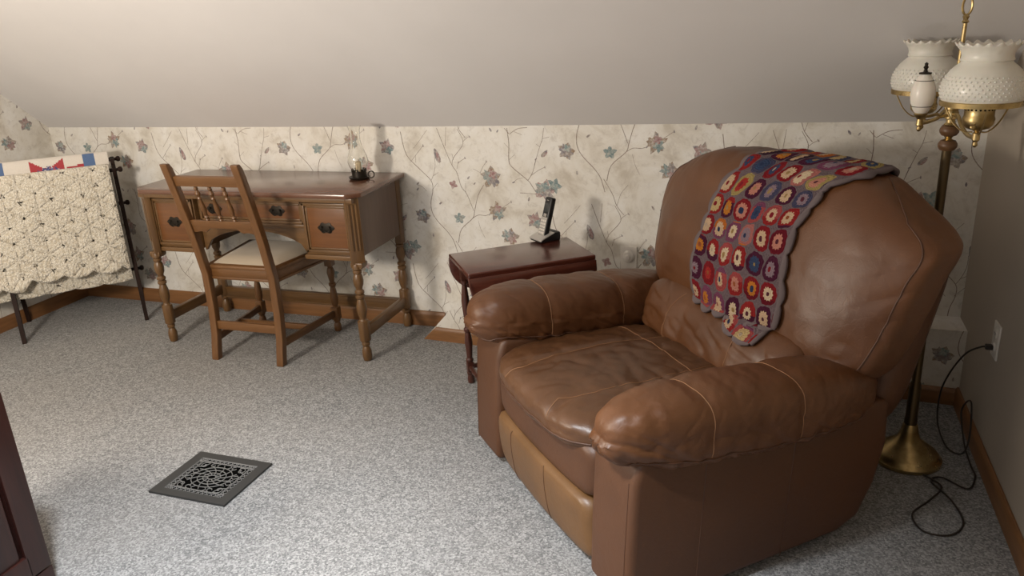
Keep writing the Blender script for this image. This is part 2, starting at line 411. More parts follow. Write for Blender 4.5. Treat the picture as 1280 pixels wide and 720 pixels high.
# floor
mb = MB(); mb.add([(XL, YF, 0), (XR, YF, 0), (XR, 3.6, 0), (XL, 3.6, 0)], [(0, 1, 2, 3)])
struct(mb.build('floor', M['carpet'], smooth=0))
# low wallpapered boxing along the right half of the back wall
P0, P1 = Vector((-1.606, 3.236)), Vector((XR, 3.055))
zb0, zb1 = .252, .300; sx0 = -1.372
def fy(x): return P0.y + (P1.y - P0.y) * (x - P0.x) / (P1.x - P0.x)
mb = MB()
A, B, C, D = (P0.x, P0.y, 0), (XR, P1.y, 0), (XR, P1.y, zb1), (sx0, fy(sx0), zb0)
E_, F_ = (XR, wall_y(XR), zb1 + .0), (sx0, wall_y(sx0), zb0)
G = (P0.x, wall_y(P0.x), 0)
mb.add([A, B, C, D, E_, F_, G], [(0, 1, 2, 3), (3, 2, 4, 5), (0, 3, 5, 6)])
print_pattern(mb, [(P0.x, 0), (XR, 0), (XR, zb1), (sx0, zb0)], lambda x, z, l: (x, fy(x) - l, z), off=(.02, -.06))
struct(mb.build('trim_1', PAPER, smooth=0))
# baseboards
def board(name, a, b, h, mat, t=.014, ends=None):
    a = Vector((*a, 0)); b = Vector((*b, 0)); d = (b - a).normalized(); n = Vector((d.y, -d.x, 0))
    prof = [(0, 0), (t, 0), (t, h * .72), (t * .75, h * .9), (t * .35, h), (0, h)]
    m = MB(); vs = []
    for p, e in ((a, 0), (b, 1)):
        for o, z in prof:
            sh = (ends[e](z) if ends and ends[e] else 0)
            vs.append(p + n * o + d * sh + Vector((0, 0, z)))
    k = len(prof); fs = [(i, (i + 1) % k, (i + 1) % k + k, i + k) for i in range(k)] + [tuple(range(k))[::-1], tuple(range(k, 2 * k))]
    m.add(vs, fs); o = m.build(name, mat, smooth=25); struct(o); return o
board('baseboard_back', (XL, wall_y(XL) - .001), (-1.56, wall_y(-1.56) - .001), .078, M['skirt'])
board('baseboard_ledge', (P0.x, P0.y - .001), (XR, P1.y - .001), .066, M['skirt'], ends=(lambda z: z * 1.0, None))
board('baseboard_left', (XL + .001, YF), (XL + .001, YLc), .075, M['skirty'])
board('baseboard_right', (XR - .001, P1.y), (XR - .001, YF), .072, M['skirty'])
# ------------------------------------------------------------------ desk
desk = thing('writing_desk', 'brown wooden kneehole writing desk with turned legs against the floral wall', 'desk', (-2.315, 3.15, 0))
m = MB(); hx, y0, y1, c = .605, -.247, .237, .05
m.prism([(-hx, y0 + c), (-hx + c, y0), (hx - c, y0), (hx, y0 + c), (hx, y1), (-hx, y1)], .768, .79, 'z', .006)
m.build('desk_top', M['desktop'], desk)
# carcass of the two pedestals and the rail above the knee hole
m = MB()
for sx in (-1, 1):
    m.box((sx * .43, .0, .63), (.27, .385, .276), .002)
m.box((0, .02, .70), (.60, .36, .13), .002)
m.box((0, -.03, .758), (1.15, .40, .02), .002)
m.build('carcass', M['oakx'], desk)
for sx in (-1, 1):
    m = MB(); m.box((sx * .572, .0, .632), (.012, .36, .27), .002)
    m.build('side_panel', M['deskside'], desk)
# chamfered front corner posts with flutes, square rear posts
for sx in (-1, 1):
    m = MB(); R = Matrix.Rotation(sx * radians(38), 4, 'Z')
    cx, cy = sx * .556, -.203
    m.box((cx, cy, .615), (.062, .03, .30), .004, 0, R)
    for k in (-1, 0, 1):
        p = R @ Vector((k * .016, -.0165, 0))
        m.box((cx + p.x, cy + p.y, .635), (.009, .006, .21), .0028, 0, R)
    m.prism([(cx - .03, .475), (cx + .03, .475), (cx + .03, .455), (cx + .02, .445), (cx - .02, .445), (cx - .03, .455)], cy - .022, cy + .028, 'y', .004)
    m.build('corner_post', M['oakz'], desk)
    m = MB(); m.box((sx * .562, .205, .61), (.034, .04, .33), .003); m.build('corner_post', M['oakz'], desk)
def batwing(parent, x, y, z, s=1.0):
    """pierced bail pull: back plate, two posts, drop handle"""
    m = MB(); n = 22; pts = []
    for i in range(n):
        a = 2 * pi * i / n
        r = .021 * s * (1 + .30 * abs(cos(a)) + .16 * sin(6 * a + 1.57))
        pts.append((x + 1.15 * r * cos(a), z + .85 * r * sin(a)))
    m.prism(pts, y - .003, y, 'y', .0008)
    for sx in (-1, 1): m.lathe([(.004, 0), (.004, .006), (.006, .008), (.004, .012)], (x + sx * .016 * s, y, z + .004), 10, 0, True, Matrix.Rotation(radians(90), 4, 'X'))
    m.tube(crom([(x - .016 * s, y - .010, z + .004), (x - .019 * s, y - .012, z - .008), (x - .008 * s, y - .013, z - .017), (x, y - .013, z - .014), (x + .008 * s, y - .013, z - .017), (x + .019 * s, y - .012, z - .008), (x + .016 * s, y - .010, z + .004)], 4), .0022, 6)
    return m.build('drawer_pull', M['iron'], parent)
def drawer(x0, x1, z0, z1, y, pulls, name='drawer'):
    m = MB()
    for off, wdt, dep in ((0, .014, .012), (.014, .010, .006)):
        a, b, c_, d = x0 + off, x1 - off, z0 + off, z1 - off
        m.box(((a + b) / 2, y - dep / 2, c_ + wdt / 2), (b - a, dep, wdt), .003)
        m.box(((a + b) / 2, y - dep / 2, d - wdt / 2), (b - a, dep, wdt), .003)
        m.box((a + wdt / 2, y - dep / 2, (c_ + d) / 2), (wdt, dep, d - c_), .003)
        m.box((b - wdt / 2, y - dep / 2, (c_ + d) / 2), (wdt, dep, d - c_), .003)
    o = m.build(name, M['oakx'], desk)
    m = MB(); m.box(((x0 + x1) / 2, y - .001, (z0 + z1) / 2), (x1 - x0 - .044, .006, z1 - z0 - .044), .001)
    m.build('drawer_panel', M['oakpanel'], o)
    for px, pz in pulls: batwing(o, px, y - .004, pz, 1.25)
    return o
drawer(-.535, -.300, .508, .738, -.193, [(-.418, .625)])
drawer(.300, .535, .508, .738, -.193, [(.412, .625)])
drawer(-.285, .285, .628, .738, -.163, [(-.20, .688), (.145, .688)])
# mouldings under the pedestals and top
m = MB()
for sx in (-1, 1):
    m.box((sx * .417, -.193, .487), (.262, .024, .022), .005)
    m.box((sx * .417, -.196, .752), (.262, .018, .018), .004)
m.box((0, -.165, .620), (.57, .022, .018), .005)
m.box((0, -.165, .752), (.57, .018, .018), .004)
m.build('moulding', M['oakx'], desk)
# arched apron
pts = [(-.292, .625), (-.292, .482)]
for i in range(17):
    t = i / 16; x = -.285 + .57 * t
    pts.append((x, .482 + .108 * sin(pi * t) ** .45 if 0 < t < 1 else .482))
pts += [(.292, .482), (.292, .625)]
m = MB(); m.prism(pts[::-1], -.168, -.150, 'y', .002); m.build('apron', M['oakx'], desk)
LEG = [(.013, 0), (.019, .004), (.0225, .025), (.022, .05), (.016, .068), (.014, .073), (.019, .080), (.019, .092), (.015, .097), (.021, .105)]
LEG2 = [(.022, .196), (.016, .203), (.014, .21), (.019, .225), (.0235, .25), (.0225, .275), (.017, .298), (.015, .305), (.021, .311), (.021, .322), (.015, .327), (.021, .333), (.021, .342), (.014, .350), (.015, .358),
        (.021, .372), (.0235, .392), (.021, .412), (.0155, .424), (.020, .428), (.020, .437), (.016, .441), (.020, .446), (.020, .456), (.016, .47)]
def leg(sx, y):
    m = MB(); m.lathe(LEG, (sx * .553, y, 0)); m.lathe(LEG2, (sx * .553, y, 0))
    m.prism([(.025 * cos(pi / 8 + k * pi / 4) * 1.08 + sx * .553, .025 * sin(pi / 8 + k * pi / 4) * 1.08 + y) for k in range(8)], .1, .2, 'z', .004)
    return m.build('leg', M['oakz'], desk)
for sx in (-1, 1):
    leg(sx, -.215); leg(sx, .212)
    m = MB(); m.box((sx * .553, 0, .138), (.024, .40, .052), .006); m.build('stretcher', M['oaky'], desk)
m = MB(); m.box((0, .215, .115), (1.08, .022, .052), .004); m.box((0, .215, .143), (1.08, .028, .010), .004); m.box((0, .215, .089), (1.08, .026, .008), .003)
m.build('stretcher', M['oakx'], desk)

# candle lamp on the desk
lamp = thing('candle_lamp', 'small candle lamp with clear glass chimney and dark metal saucer on the desk', 'candle lamp', (-1.862, 3.225, .79))
m = MB(); m.lathe([(.0, 0), (.042, 0), (.048, .006), (.050, .012), (.046, .012), (.036, .008), (.034, .010), (.034, .036), (.030, .038), (.030, .012), (0, .012)], n=28, cap=False)
sau = m.build('saucer', M['iron'], lamp)
m = MB(); m.tube([(.046 + .016 + .016 * cos(a), .004 * sin(a), .022 + .015 * sin(a)) for a in [2 * pi * i / 16 for i in range(16)]], .003, 8, closed=True)
for k in range(10):
    a = 2 * pi * k / 10; m.box((.033 * cos(a), .033 * sin(a), .042), (.005, .010, .014), .001, 0, Matrix.Rotation(a, 4, 'Z'))
m.build('finger_ring', M['iron'], lamp)
outer = [(.027, .030), (.033, .045), (.044, .065), (.048, .085), (.045, .105), (.036, .130), (.027, .155), (.0225, .180), (.022, .205), (.026, .228), (.031, .246)]
m = MB(); m.lathe(outer + [(r - .0022, z) for r, z in outer[::-1]], n=32, cap=False)
n_ = 32; k_ = len(outer) * 2 - 1
m.f += [(k_ * n_ + i, k_ * n_ + (i + 1) % n_, (i + 1) % n_, i) for i in range(n_)]; m.mi += [0] * n_
m.build('glass_chimney', M['glass'], lamp)
m = MB(); m.lathe([(.0135, .013), (.0135, .075), (.012, .082), (.004, .084)], n=18); m.tube([(0, 0, .083), (.001, 0, .094)], .001, 6)
m.build('candle', M['wax'], lamp)

# ------------------------------------------------------------------ chair
ch = thing('desk_chair', 'wooden chair with spindle back and tan seat tucked into the desk', 'chair', (-2.315, 3.03, 0))
def post_y(z):   # rear face profile of the back posts, leaning back above the seat
    pr = [(0, -.235), (.05, -.226), (.12, -.210), (.25, -.198), (.42, -.198), (.6, -.232), (.8, -.282), (.955, -.325)]
    for (a, ya), (b, yb) in zip(pr[:-1], pr[1:]):
        if z <= b: return ya + (yb - ya) * (z - a) / (b - a)
    return pr[-1][1]
zs = [0, .03, .07, .12, .18, .25, .33, .42, .5, .6, .7, .8, .9, .935, .955]
for sx in (-1, 1):
    pts = [(post_y(z) - .018, z) for z in zs] + [(post_y(z) + (.018 if z < .93 else .018 - (z - .93) * .5), z) for z in zs[::-1]]
    m = MB(); m.prism(pts, sx * .180 - .018, sx * .180 + .018, 'x', .004); m.build('back_post', M['chairz'], ch)
def yb(z): return post_y(z) + .002
m = MB()
m.bar((-.165, yb(.875), .876), (.165, yb(.875), .876), .020, .046, .005, 0, (0, -.25, 1)); m.build('top_rail', M['chairx'], ch)
sc = []
for i in range(33):
    t = i / 32; x = -.163 + .326 * t
    z = .636 - .012 * abs(sin(3 * pi * t)) + (.030 * (1 - abs(t - .5) * 5) if abs(t - .5) < .2 else 0)
    z = .630 + .022 * smooth01((.5 - abs(t - .5)) * 3.2) + (-.014 * (1 - abs(abs(t - .5) - .30) / .09) if abs(abs(t - .5) - .30) < .09 else 0)
    sc.append((x, z))
m = MB(); m.prism(sc + [(.163, .690), (-.163, .690)], -.009, .009, 'y', .003)
m.v = [(x, y + yb(z), z) for x, y, z in m.v]; m.build('lower_rail', M['chairx'], ch)
SP = [(.006, 0), (.010, .006), (.007, .012), (.012, .020), (.007, .028), (.009, .040), (.0125, .058), (.010, .080), (.007, .104), (.011, .112), (.007, .120), (.0125, .135), (.007, .150), (.010, .158), (.007, .168)]
for x in (-.072, 0, .072):
    a = Vector((x, yb(.688), .688)); b = Vector((x, yb(.856), .856)); q = Vector((0, 0, 1)).rotation_difference(b - a).to_matrix().to_4x4()
    m = MB(); m.lathe(SP, a, 14, 0, True, q); m.build('spindle', M['chairz'], ch)
# seat frame (wider at the front), pad, legs, rungs
m = MB()
fr = [(-.185, -.185), (.185, -.185), (.245, .225), (-.245, .225)]
def ring(pts, d): return [(x - d * (1 if x > 0 else -1), y - d * (1 if y > 0 else -1)) for x, y in pts]
for i in range(4):
    a, b = fr[i], fr[(i + 1) % 4]; ia, ib = ring(fr, .03)[i], ring(fr, .03)[(i + 1) % 4]
    m.prism([a, b, ib, ia], .395, .452, 'z', .004)
m.prism(ring(fr, -.006), .440, .458, 'z', .006); m.prism(ring(fr, -.004), .388, .402, 'z', .005)
m.build('seat_frame', M['chairx'], ch)
b = bmesh.new(); n = 14; vv = {}
for i in range(n + 1):
    for j in range(n + 1):
        s_, t = i / n, j / n; hw = .168 + .055 * t
        x = (2 * s_ - 1) * hw; y = -.165 + .375 * t
        e = min(s_, 1 - s_, t, 1 - t); vv[i, j] = b.verts.new((x, y, .456 + .026 * (1 - (1 - min(1, e * 5)) ** 2.2)))
for i in range(n):
    for j in range(n): b.faces.new((vv[i, j], vv[i + 1, j], vv[i + 1, j + 1], vv[i, j + 1]))
m = MB(); m.bm(b); m.build('seat_pad', M['seatcloth'], ch)
FL = [(.012, 0), (.017, .004), (.019, .02), (.017, .04), (.012, .048), (.018, .058), (.018, .068)]
FL2 = [(.018, .128), (.012, .136), (.018, .15), (.020, .18), (.016, .22), (.012, .24), (.018, .247), (.018, .258), (.012, .264), (.015, .285), (.020, .315), (.016, .335), (.012, .342), (.017, .35)]
for sx in (-1, 1):
    m = MB(); c_ = (sx * .225, .200, 0); m.lathe(FL, c_, 18); m.lathe(FL2, c_, 18)
    m.box((sx * .225, .200, .098), (.038, .038, .066), .004); m.box((sx * .225, .200, .40), (.04, .04, .10), .004)
    m.build('leg', M['chairz'], ch)
    m = MB(); m.bar((sx * .182, -.205, .098), (sx * .223, .195, .098), .018, .034, .005); m.build('rung', M['chairy'], ch)
m = MB(); m.bar((-.165, -.204, .166), (.165, -.204, .166), .018, .042, .005); m.build('rung', M['chairx'], ch)
m = MB(); m.bar((-.20, .0, .098), (.20, .0, .098), .018, .03, .005); m.build('rung', M['chairx'], ch)
# ------------------------------------------------------------------ drop-leaf side table
A0 = Vector((-1.262, 2.825)); ang = radians(37.2)
f = Vector((cos(ang), sin(ang))); e = Vector((sin(ang), -cos(ang)))      # f: along the long side, e: towards the viewer
cen = A0 + f * .261 + e * .147
tb = thing('side_table', 'dark red drop-leaf side table with turned legs between desk and recliner', 'side table', (cen.x, cen.y, 0), ang)
Lx, Wy = .262, .148
m = MB(); m.prism([(-Lx, -Wy), (Lx, -Wy), (Lx, Wy), (-Lx, Wy)], .553, .575, 'z', .006, 0, 3); m.build('table_top', M['mahog'], tb)
def leaf(sy):
    pts = []
    for i in range(25):
        t = pi * i / 24; cx, sx_ = cos(t), sin(t)
        pts.append((Lx * (abs(cx) ** .62) * (1 if cx > 0 else -1), .556 - .165 * abs(sx_) ** .75))
    m = MB(); m.prism(pts, -.008, .008, 'y', .003)
    m.v = [(x, sy * (Wy - .004) + y + sy * .012 * min(1, (.56 - z) / .05), z) for x, y, z in m.v]
    return m.build('drop_leaf', M['mahog'], tb)
leaf(-1); leaf(1)
m = MB()
m.box((0, -.095, .515), (.40, .016, .075), .003); m.box((0, .095, .515), (.40, .016, .075), .003)
m.box((-.205, 0, .515), (.016, .19, .075), .003); m.box((.205, 0, .515), (.016, .19, .075), .003)
m.build('apron', M['mahogz'], tb)
TL = [(.010, 0), (.0145, .004), (.016, .02), (.013, .038), (.0165, .044), (.0165, .052), (.012, .056)]
TL2 = [(.012, .098), (.0165, .104), (.0165, .113), (.012, .118), (.014, .15), (.017, .19), (.012, .235), (.0165, .242), (.0165, .252), (.011, .258), (.012, .30), (.016, .345), (.0175, .375), (.013, .42), (.010, .445), (.015, .452), (.015, .462), (.010, .468)]
for sx in (-1, 1):
    for sy in (-1, 1):
        m = MB(); c_ = (sx * .215, sy * .108, 0); m.lathe(TL, c_, 16); m.lathe(TL2, c_, 16)
        m.box((c_[0], c_[1], .077), (.03, .03, .045), .004); m.box((c_[0], c_[1], .512), (.03, .03, .09), .003)
        m.build('leg', M['mahogz'], tb)
ST = [(.008, 0), (.012, .02), (.008, .03), (.013, .06), (.009, .09), (.012, .1)]
for sx in (-1, 1):
    m = MB(); prof = [(r, z * 1.0) for r, z in ST] + [(r, .2 - z) for r, z in ST[::-1][1:]]
    m.lathe(prof, (sx * .215, -.10, .077), 14, 0, True, Matrix.Rotation(radians(-90), 4, 'X')); m.build('stretcher', M['mahogz'], tb)
for sy in (-1, 1):
    m = MB(); m.lathe([(.009, 0), (.012, .03), (.008, .05), (.012, .12), (.014, .21), (.012, .30), (.008, .37), (.012, .39), (.009, .42)], (-.21, sy * .108, .077), 14, 0, True, Matrix.Rotation(radians(90), 4, 'Y')); m.build('stretcher', M['mahogz'], tb)

# ------------------------------------------------------------------ cordless phone
ph = thing('cordless_phone', 'black and silver cordless phone standing in its cradle on the side table', 'phone', (-.925, 3.085, .575), radians(-38))
m = MB()   # local -y is the front
m.prism([(-.052, 0), (-.052, .008), (-.045, .015), (.02, .034), (.045, .036), (.05, .030), (.05, 0)], -.041, .041, 'x', .004)
cr = m.build('cradle', M['black'], ph)
m = MB(); m.prism([(-.054, .007), (-.054, .012), (-.046, .018), (.018, .0365), (.018, .032), (-.044, .012)], -.043, .043, 'x', .002); m.build('cradle_trim', M['silver'], cr)
T = Matrix.Translation((0, -.012, .016)) @ Matrix.Rotation(radians(-17), 4, 'X')
b = bmesh.new(); bmesh.ops.create_cube(b, size=1)
for v in b.verts: v.co = Vector((v.co.x * .047, v.co.y * .026, (v.co.z + .5) * .168))
bmesh.ops.bevel(b, geom=b.edges[:], offset=.008, segments=4, profile=.5, affect='EDGES')
m = MB(); m.bm(b, 0, T); hs = m.build('handset', M['black'], ph)
m = MB(); m.box((0, -.0132, .043), (.040, .003, .078), .0012, 0, None); m.v = [tuple(T @ Vector(p)) for p in m.v]; m.build('keypad_plate', M['silver'], hs)
m = MB()
for r in range(5):
    for c_ in range(3): m.box((-.0125 + c_ * .0125, -.0150, .015 + r * .0128), (.009, .002, .0075), .0007)
m.v = [tuple(T @ Vector(p)) for p in m.v]; m.build('keys', M['white'], hs)
m = MB(); m.box((0, -.0133, .122), (.032, .002, .040), .0008); m.v = [tuple(T @ Vector(p)) for p in m.v]; m.build('display', M['screen'], hs)
m = MB(); m.box((0, -.0136, .0905), (.018, .003, .013), .003); m.v = [tuple(T @ Vector(p)) for p in m.v]; m.build('navigation_key', M['silver'], hs)
m = MB(); m.box((0, -.0136, .1535), (.013, .001, .003), .0004); m.v = [tuple(T @ Vector(p)) for p in m.v]; m.build('earpiece', M['silver'], hs)

# ------------------------------------------------------------------ floor register
reg_ = thing('floor_register', 'dark grey ornate iron floor register set in the carpet', 'floor register', (-1.829, 1.911, 0), radians(-1))
hx, hy = .158, .132; ix, iy = .120, .100
m = MB()
for a, b, c_, d in ((-hx, hx, -hy, -iy), (-hx, hx, iy, hy), (-hx, -ix, -iy, iy), (ix, hx, -iy, iy)):
    m.box(((a + b) / 2, (c_ + d) / 2, .004), (b - a, d - c_, .008), 0)
m.build('frame', M['register'], reg_)
m = MB(); m.box((0, 0, .0012), (2 * ix, 2 * iy, .002), 0); m.build('pit_shade', M['void'], reg_)  # black sheet stands in for the shade of the pit below the grille
m = MB(); zz = .0055
def line(pts, r=.0016): m.tube([(x, y, zz) for x, y in pts], r, 5)
def arc(cx, cy, r, a0, a1, n=10): return [(cx + r * cos(a0 + (a1 - a0) * i / n), cy + r * sin(a0 + (a1 - a0) * i / n)) for i in range(n + 1)]
for k in range(13):                       # pierced border
    x = -.110 + k * .0183
    for y in (-.091, .091):
        line([(x - .0085, y - .008), (x + .0085, y + .008)], .0013); line([(x - .0085, y + .008), (x + .0085, y - .008)], .0013)
for k in range(9):
    y = -.074 + k * .0185
    for x in (-.110, .110):
        line([(x - .008, y - .008), (x + .008, y + .008)], .0013); line([(x - .008, y + .008), (x + .008, y - .008)], .0013)
for a in (-1, 1):
    line([(-.12, a * .081), (.12, a * .081)], .002); line([(a * .1, -.1), (a * .1, .1)], .002); line([(-.12, a * .0995), (.12, a * .0995)], .002); line([(a * .1195, -.1), (a * .1195, .1)], .002)
for r in (.012, .026, .042, .060):
    line([(1.25 * x, y) for x, y in arc(0, 0, r, 0, 2 * pi, 28)])
for k in range(12):
    a = 2 * pi * k / 12; line([(1.25 * r * cos(a + (r - .012) * 9), r * sin(a + (r - .012) * 9)) for r in (.012, .022, .034, .046, .060, .072)])
for sx in (-1, 1):
    for sy in (-1, 1):
        cx, cy = sx * .078, sy * .060
        line([(cx + sx * t * .0022 * cos(t), cy + sy * t * .0022 * sin(t)) for t in [i * .45 for i in range(20)]])
        line(arc(sx * .1, sy * .081, .034, (pi if sx > 0 else 0), (pi + sx * sy * pi / 2 if sx > 0 else sx * sy * pi / 2), 8))
        line([(sx * .040, sy * .081)] + arc(sx * .045, sy * .068, .009, sy * pi / 2, sy * (pi / 2 + 4.5), 10))
        line([(sx * .02, sy * .058), (sx * .03, sy * .070), (sx * .02, sy * .081)])
        line([(sx * .1, sy * .02), (sx * .086, sy * .03), (sx * .075, sy * .022)]); line([(sx * .1, sy * .02), (sx * .085, sy * .008), (sx * .072, sy * .014)])
m.build('grille', M['registerline'], reg_)

# ------------------------------------------------------------------ cabinet at the lower left edge of the view
cb = thing('cabinet', 'dark mahogany cabinet at the near left edge of the carpet', 'cabinet', (-2.17, 1.07, 0))
m = MB(); w, d, h = .25, .27, .63
m.box((-.015, 0, .03 + (h - .03) / 2), (2 * w - .03, 2 * d, h - .03), .004); m.build('body', M['cab'], cb)
m = MB(); m.box((0, 0, h + .012), (2 * w + .0, 2 * d + .0, .024), .006); m.build('cabinet_top', M['cab'], cb)
m = MB(); m.prism([(-d, 0), (-d, .06), (d, .06), (d, 0), (d - .05, 0), (d - .08, .025), (-d + .08, .025), (-d + .05, 0)], w - .016, w - .002, 'x', .002); m.build('plinth', M['cab'], cb)
for sx in (-1, 1):
    for sy in (-1, 1):
        m = MB(); m.box((sx * (w - .05), sy * (d - .04), .016), (.05, .05, .032), .003); m.build('foot', M['cab'], cb)
m = MB(); x = w - .008
for yy, ww in ((-d + .035, .066), (d - .035, .066)): m.box((x, yy, .065 + .275), (.016, ww, .55), .003)
m.box((x, 0, .10), (.016, .42, .066), .003); m.box((x, 0, .582), (.016, .42, .066), .003)
dr = m.build('door', M['cab'], cb)
m = MB(); m.box((x - .004, 0, .34), (.012, .38, .42), .005); m.build('door_panel', M['cab'], dr)
m = MB(); m.lathe([(.005, 0), (.005, .012), (.012, .018), (.010, .026), (0, .028)], (w, -.19, .36), 14, 0, True, Matrix.Rotation(radians(90), 4, 'Y')); m.build('knob', M['brass'], dr)
# ------------------------------------------------------------------ quilt rack
ra = Vector((-3.655, 2.741)); re = Vector((.7018, .7124)); rang = atan2(re.y, re.x)
rk = thing('quilt_rack', 'dark wooden quilt rack standing across the left corner under the bedspread', 'quilt rack', (ra.x, ra.y, 0), rang)
# local x along the rack, +y towards the corner
SX = (.0, .585)
TOPY, TOPZ = .185, .865
for x in SX:
    for y0_, s_ in ((.0, 1), (.367, -1)):
        o = .0 if s_ > 0 else .0
        m = MB()
        a = Vector((x, y0_, 0)); b = Vector((x, TOPY + s_ * .012 * -1, TOPZ))
        d = b - a; n = 14; vs = []; 
        for i in range(n + 1):
            t = i / n; p = a + d * t
            w_ = .014 + .020 * smooth01((t - .25) * 1.6) + .004 * sin(t * 26) * (1 if t > .75 else 0)
            for sx, sy in ((-1, -1), (1, -1), (1, 1), (-1, 1)): vs.append(p + Vector((sx * .010, sy * w_, 0)))
        m.add(vs, [(i * 4 + k, i * 4 + (k + 1) % 4, i * 4 + 4 + (k + 1) % 4, i * 4 + 4 + k) for i in range(n) for k in range(4)] + [(3, 2, 1, 0), (n * 4, n * 4 + 1, n * 4 + 2, n * 4 + 3)])
        m.build('leg', M['rack'], rk, 30)
def rail(y, z, r=.010, ext=.030):
    m = MB(); m.tube([(SX[0] - .01, y, z), (SX[1] + .01, y, z)], r, 12)
    for x, s_ in ((SX[0], -1), (SX[1], 1)):
        m.lathe([(.008, 0), (.008, .010), (.013, .014), (.015, .022), (.012, .030), (0, .034)], (x + s_ * .008, y, z), 14, 0, True, Matrix.Rotation(s_ * radians(90), 4, 'Y'))
    return m.build('rail', M['rack'], rk)
rail(TOPY, TOPZ - .008); rail(.085, .815); rail(.183, .245, .009); rail(.285, .60)
for x in SX:
    m = MB(); m.bar((x, .05, .245), (x, .318, .245), .016, .03, .003); m.build('cross_brace', M['rack'], rk)
    m = MB(); m.bar((x, .075, .80), (x, .19, .83), .014, .05, .003); m.build('rail_bracket', M['rack'], rk)

def drape(name, mats, x0, x1, nx, path, hem=None, off=.0, ripple=.006, seed=0, thick=.006, uvs=1.0, matfun=None, smooth=60):
    """cloth hung over a rail: path is a polyline of (y, z) from the front hem over the rail to the rear hem"""
    P = crom([(0, y, z) for y, z in path], 8); L = [0]
    for a, b in zip(P[:-1], P[1:]): L.append(L[-1] + (b - a).length)
    n = len(P); b = bmesh.new(); uvl = b.loops.layers.uv.new('UVMap'); V = {}
    for i in range(nx + 1):
        x = x0 + (x1 - x0) * i / nx
        for j in range(n):
            p = P[j].copy(); t = j / (n - 1)
            if hem: p.z += hem(x, t, p.z)
            k = min(1, abs(p.z - .85) / .15)
            p.y += ripple * k * fbm((x * 7 + seed, p.z * 2.5, seed + (t > .5)))
            V[i, j] = b.verts.new((x, p.y, p.z))
    for i in range(nx):
        for j in range(n - 1):
            fc = b.faces.new((V[i, j], V[i + 1, j], V[i + 1, j + 1], V[i, j + 1])); fc.smooth = True
            for lp, (ii, jj) in zip(fc.loops, ((i, j), (i + 1, j), (i + 1, j + 1), (i, j + 1))):
                lp[uvl].uv = ((x0 + (x1 - x0) * ii / nx) * uvs, L[jj] * uvs)
            if matfun: fc.material_index = matfun(x0 + (x1 - x0) * (i + .5) / nx, (L[j] + L[j + 1]) / 2, L[-1])
    me = bpy.data.meshes.new(name); b.to_mesh(me); b.free()
    for mt in mats: me.materials.append(mt)
    o = bpy.data.objects.new(name, me); COL.objects.link(o)
    if thick:
        so = o.modifiers.new('thickness', 'SOLIDIFY'); so.thickness = thick; so.offset = 0
    o.location = (ra.x, ra.y, 0); o.rotation_euler = (0, 0, rang); return o
def crochet():
    t = NT('cream_crochet'); tc = t.n('ShaderNodeTexCoord'); uv = tc.outputs['UV']
    S_ = 7.2                                # motifs per metre
    sep = t.n('ShaderNodeSeparateXYZ'); t.link(uv, sep.inputs[0])
    u = t.math('ADD', t.math('MULTIPLY', sep.outputs[0], S_), 20.0); v = t.math('ADD', t.math('MULTIPLY', sep.outputs[1], S_ / 1.7320508), 20.0)
    def near(du, dv):                        # offset to the middle of the hexagon cell
        a = t.math('SUBTRACT', t.math('FRACT', t.math('ADD', u, du)), .5)
        c = t.math('MULTIPLY', t.math('SUBTRACT', t.math('FRACT', t.math('ADD', v, dv)), .5), 1.7320508)
        return a, c, t.math('SQRT', t.math('ADD', t.math('MULTIPLY', a, a), t.math('MULTIPLY', c, c)))
    a1, c1, r1 = near(0, 0); a2, c2, r2 = near(.5, .5)
    pick = t.math('LESS_THAN', r1, r2); inv = t.math('SUBTRACT', 1, pick)
    fx = t.math('ADD', t.math('MULTIPLY', a1, pick), t.math('MULTIPLY', a2, inv))
    fy_ = t.math('ADD', t.math('MULTIPLY', c1, pick), t.math('MULTIPLY', c2, inv))
    r = t.math('MINIMUM', r1, r2)
    th = t.math('ARCTAN2', fy_, fx)
    ridge = t.math('POWER', t.math('ABSOLUTE', t.math('COSINE', t.math('MULTIPLY', th, 3))), .45)   # dark spokes between petals
    ridge = t.math('MULTIPLY', ridge, t.math('MINIMUM', t.math('MULTIPLY', r, 5), 1))
    ringv = t.math('ABSOLUTE', t.math('SINE', t.math('MULTIPLY', r, 75)))
    edge = t.math('SUBTRACT', 1, t.math('POWER', t.math('MINIMUM', t.math('MULTIPLY', r, 1.80), 1), 6))
    core = t.math('LESS_THAN', t.math('ABSOLUTE', t.math('SUBTRACT', r, .10)), .035)
    h = t.math('ADD', t.math('MULTIPLY', ridge, .9), t.math('ADD', t.math('MULTIPLY', ringv, .22), t.math('ADD', t.math('MULTIPLY', edge, .7), t.math('MULTIPLY', core, .4))))
    vo = t.n('ShaderNodeTexVoronoi'); t.link(uv, vo.inputs['Vector']); vo.inputs['Scale'].default_value = 95
    wv = t.math('SUBTRACT', 1.0, t.math('MULTIPLY', vo.outputs['Distance'], 1.1))
    h2 = t.math('ADD', h, t.math('MULTIPLY', wv, .8))
    t.p(color=t.mix(wv, (.60, .53, .41), (.88, .84, .74)), rough=.95, sheen=.2)
    t.bump(h2, 1.0, .008)
    # eyelets in the lace
    eye = t.math('MULTIPLY', t.math('GREATER_THAN', r, .525), t.math('GREATER_THAN', t.noise(t.coord('UV'), 90, 2), .50))
    eye2 = t.math('MULTIPLY', t.math('LESS_THAN', t.math('ABSOLUTE', t.math('SUBTRACT', r, .17)), .022), t.math('LESS_THAN', ridge, .40))
    t.p(alpha=t.math('SUBTRACT', 1, t.math('MINIMUM', t.math('ADD', eye, eye2), 1)))
    return t.m
M['crochet'] = crochet()
PITCH = 1 / 7.2
def scallop(x): return abs(sin(pi * x / PITCH))
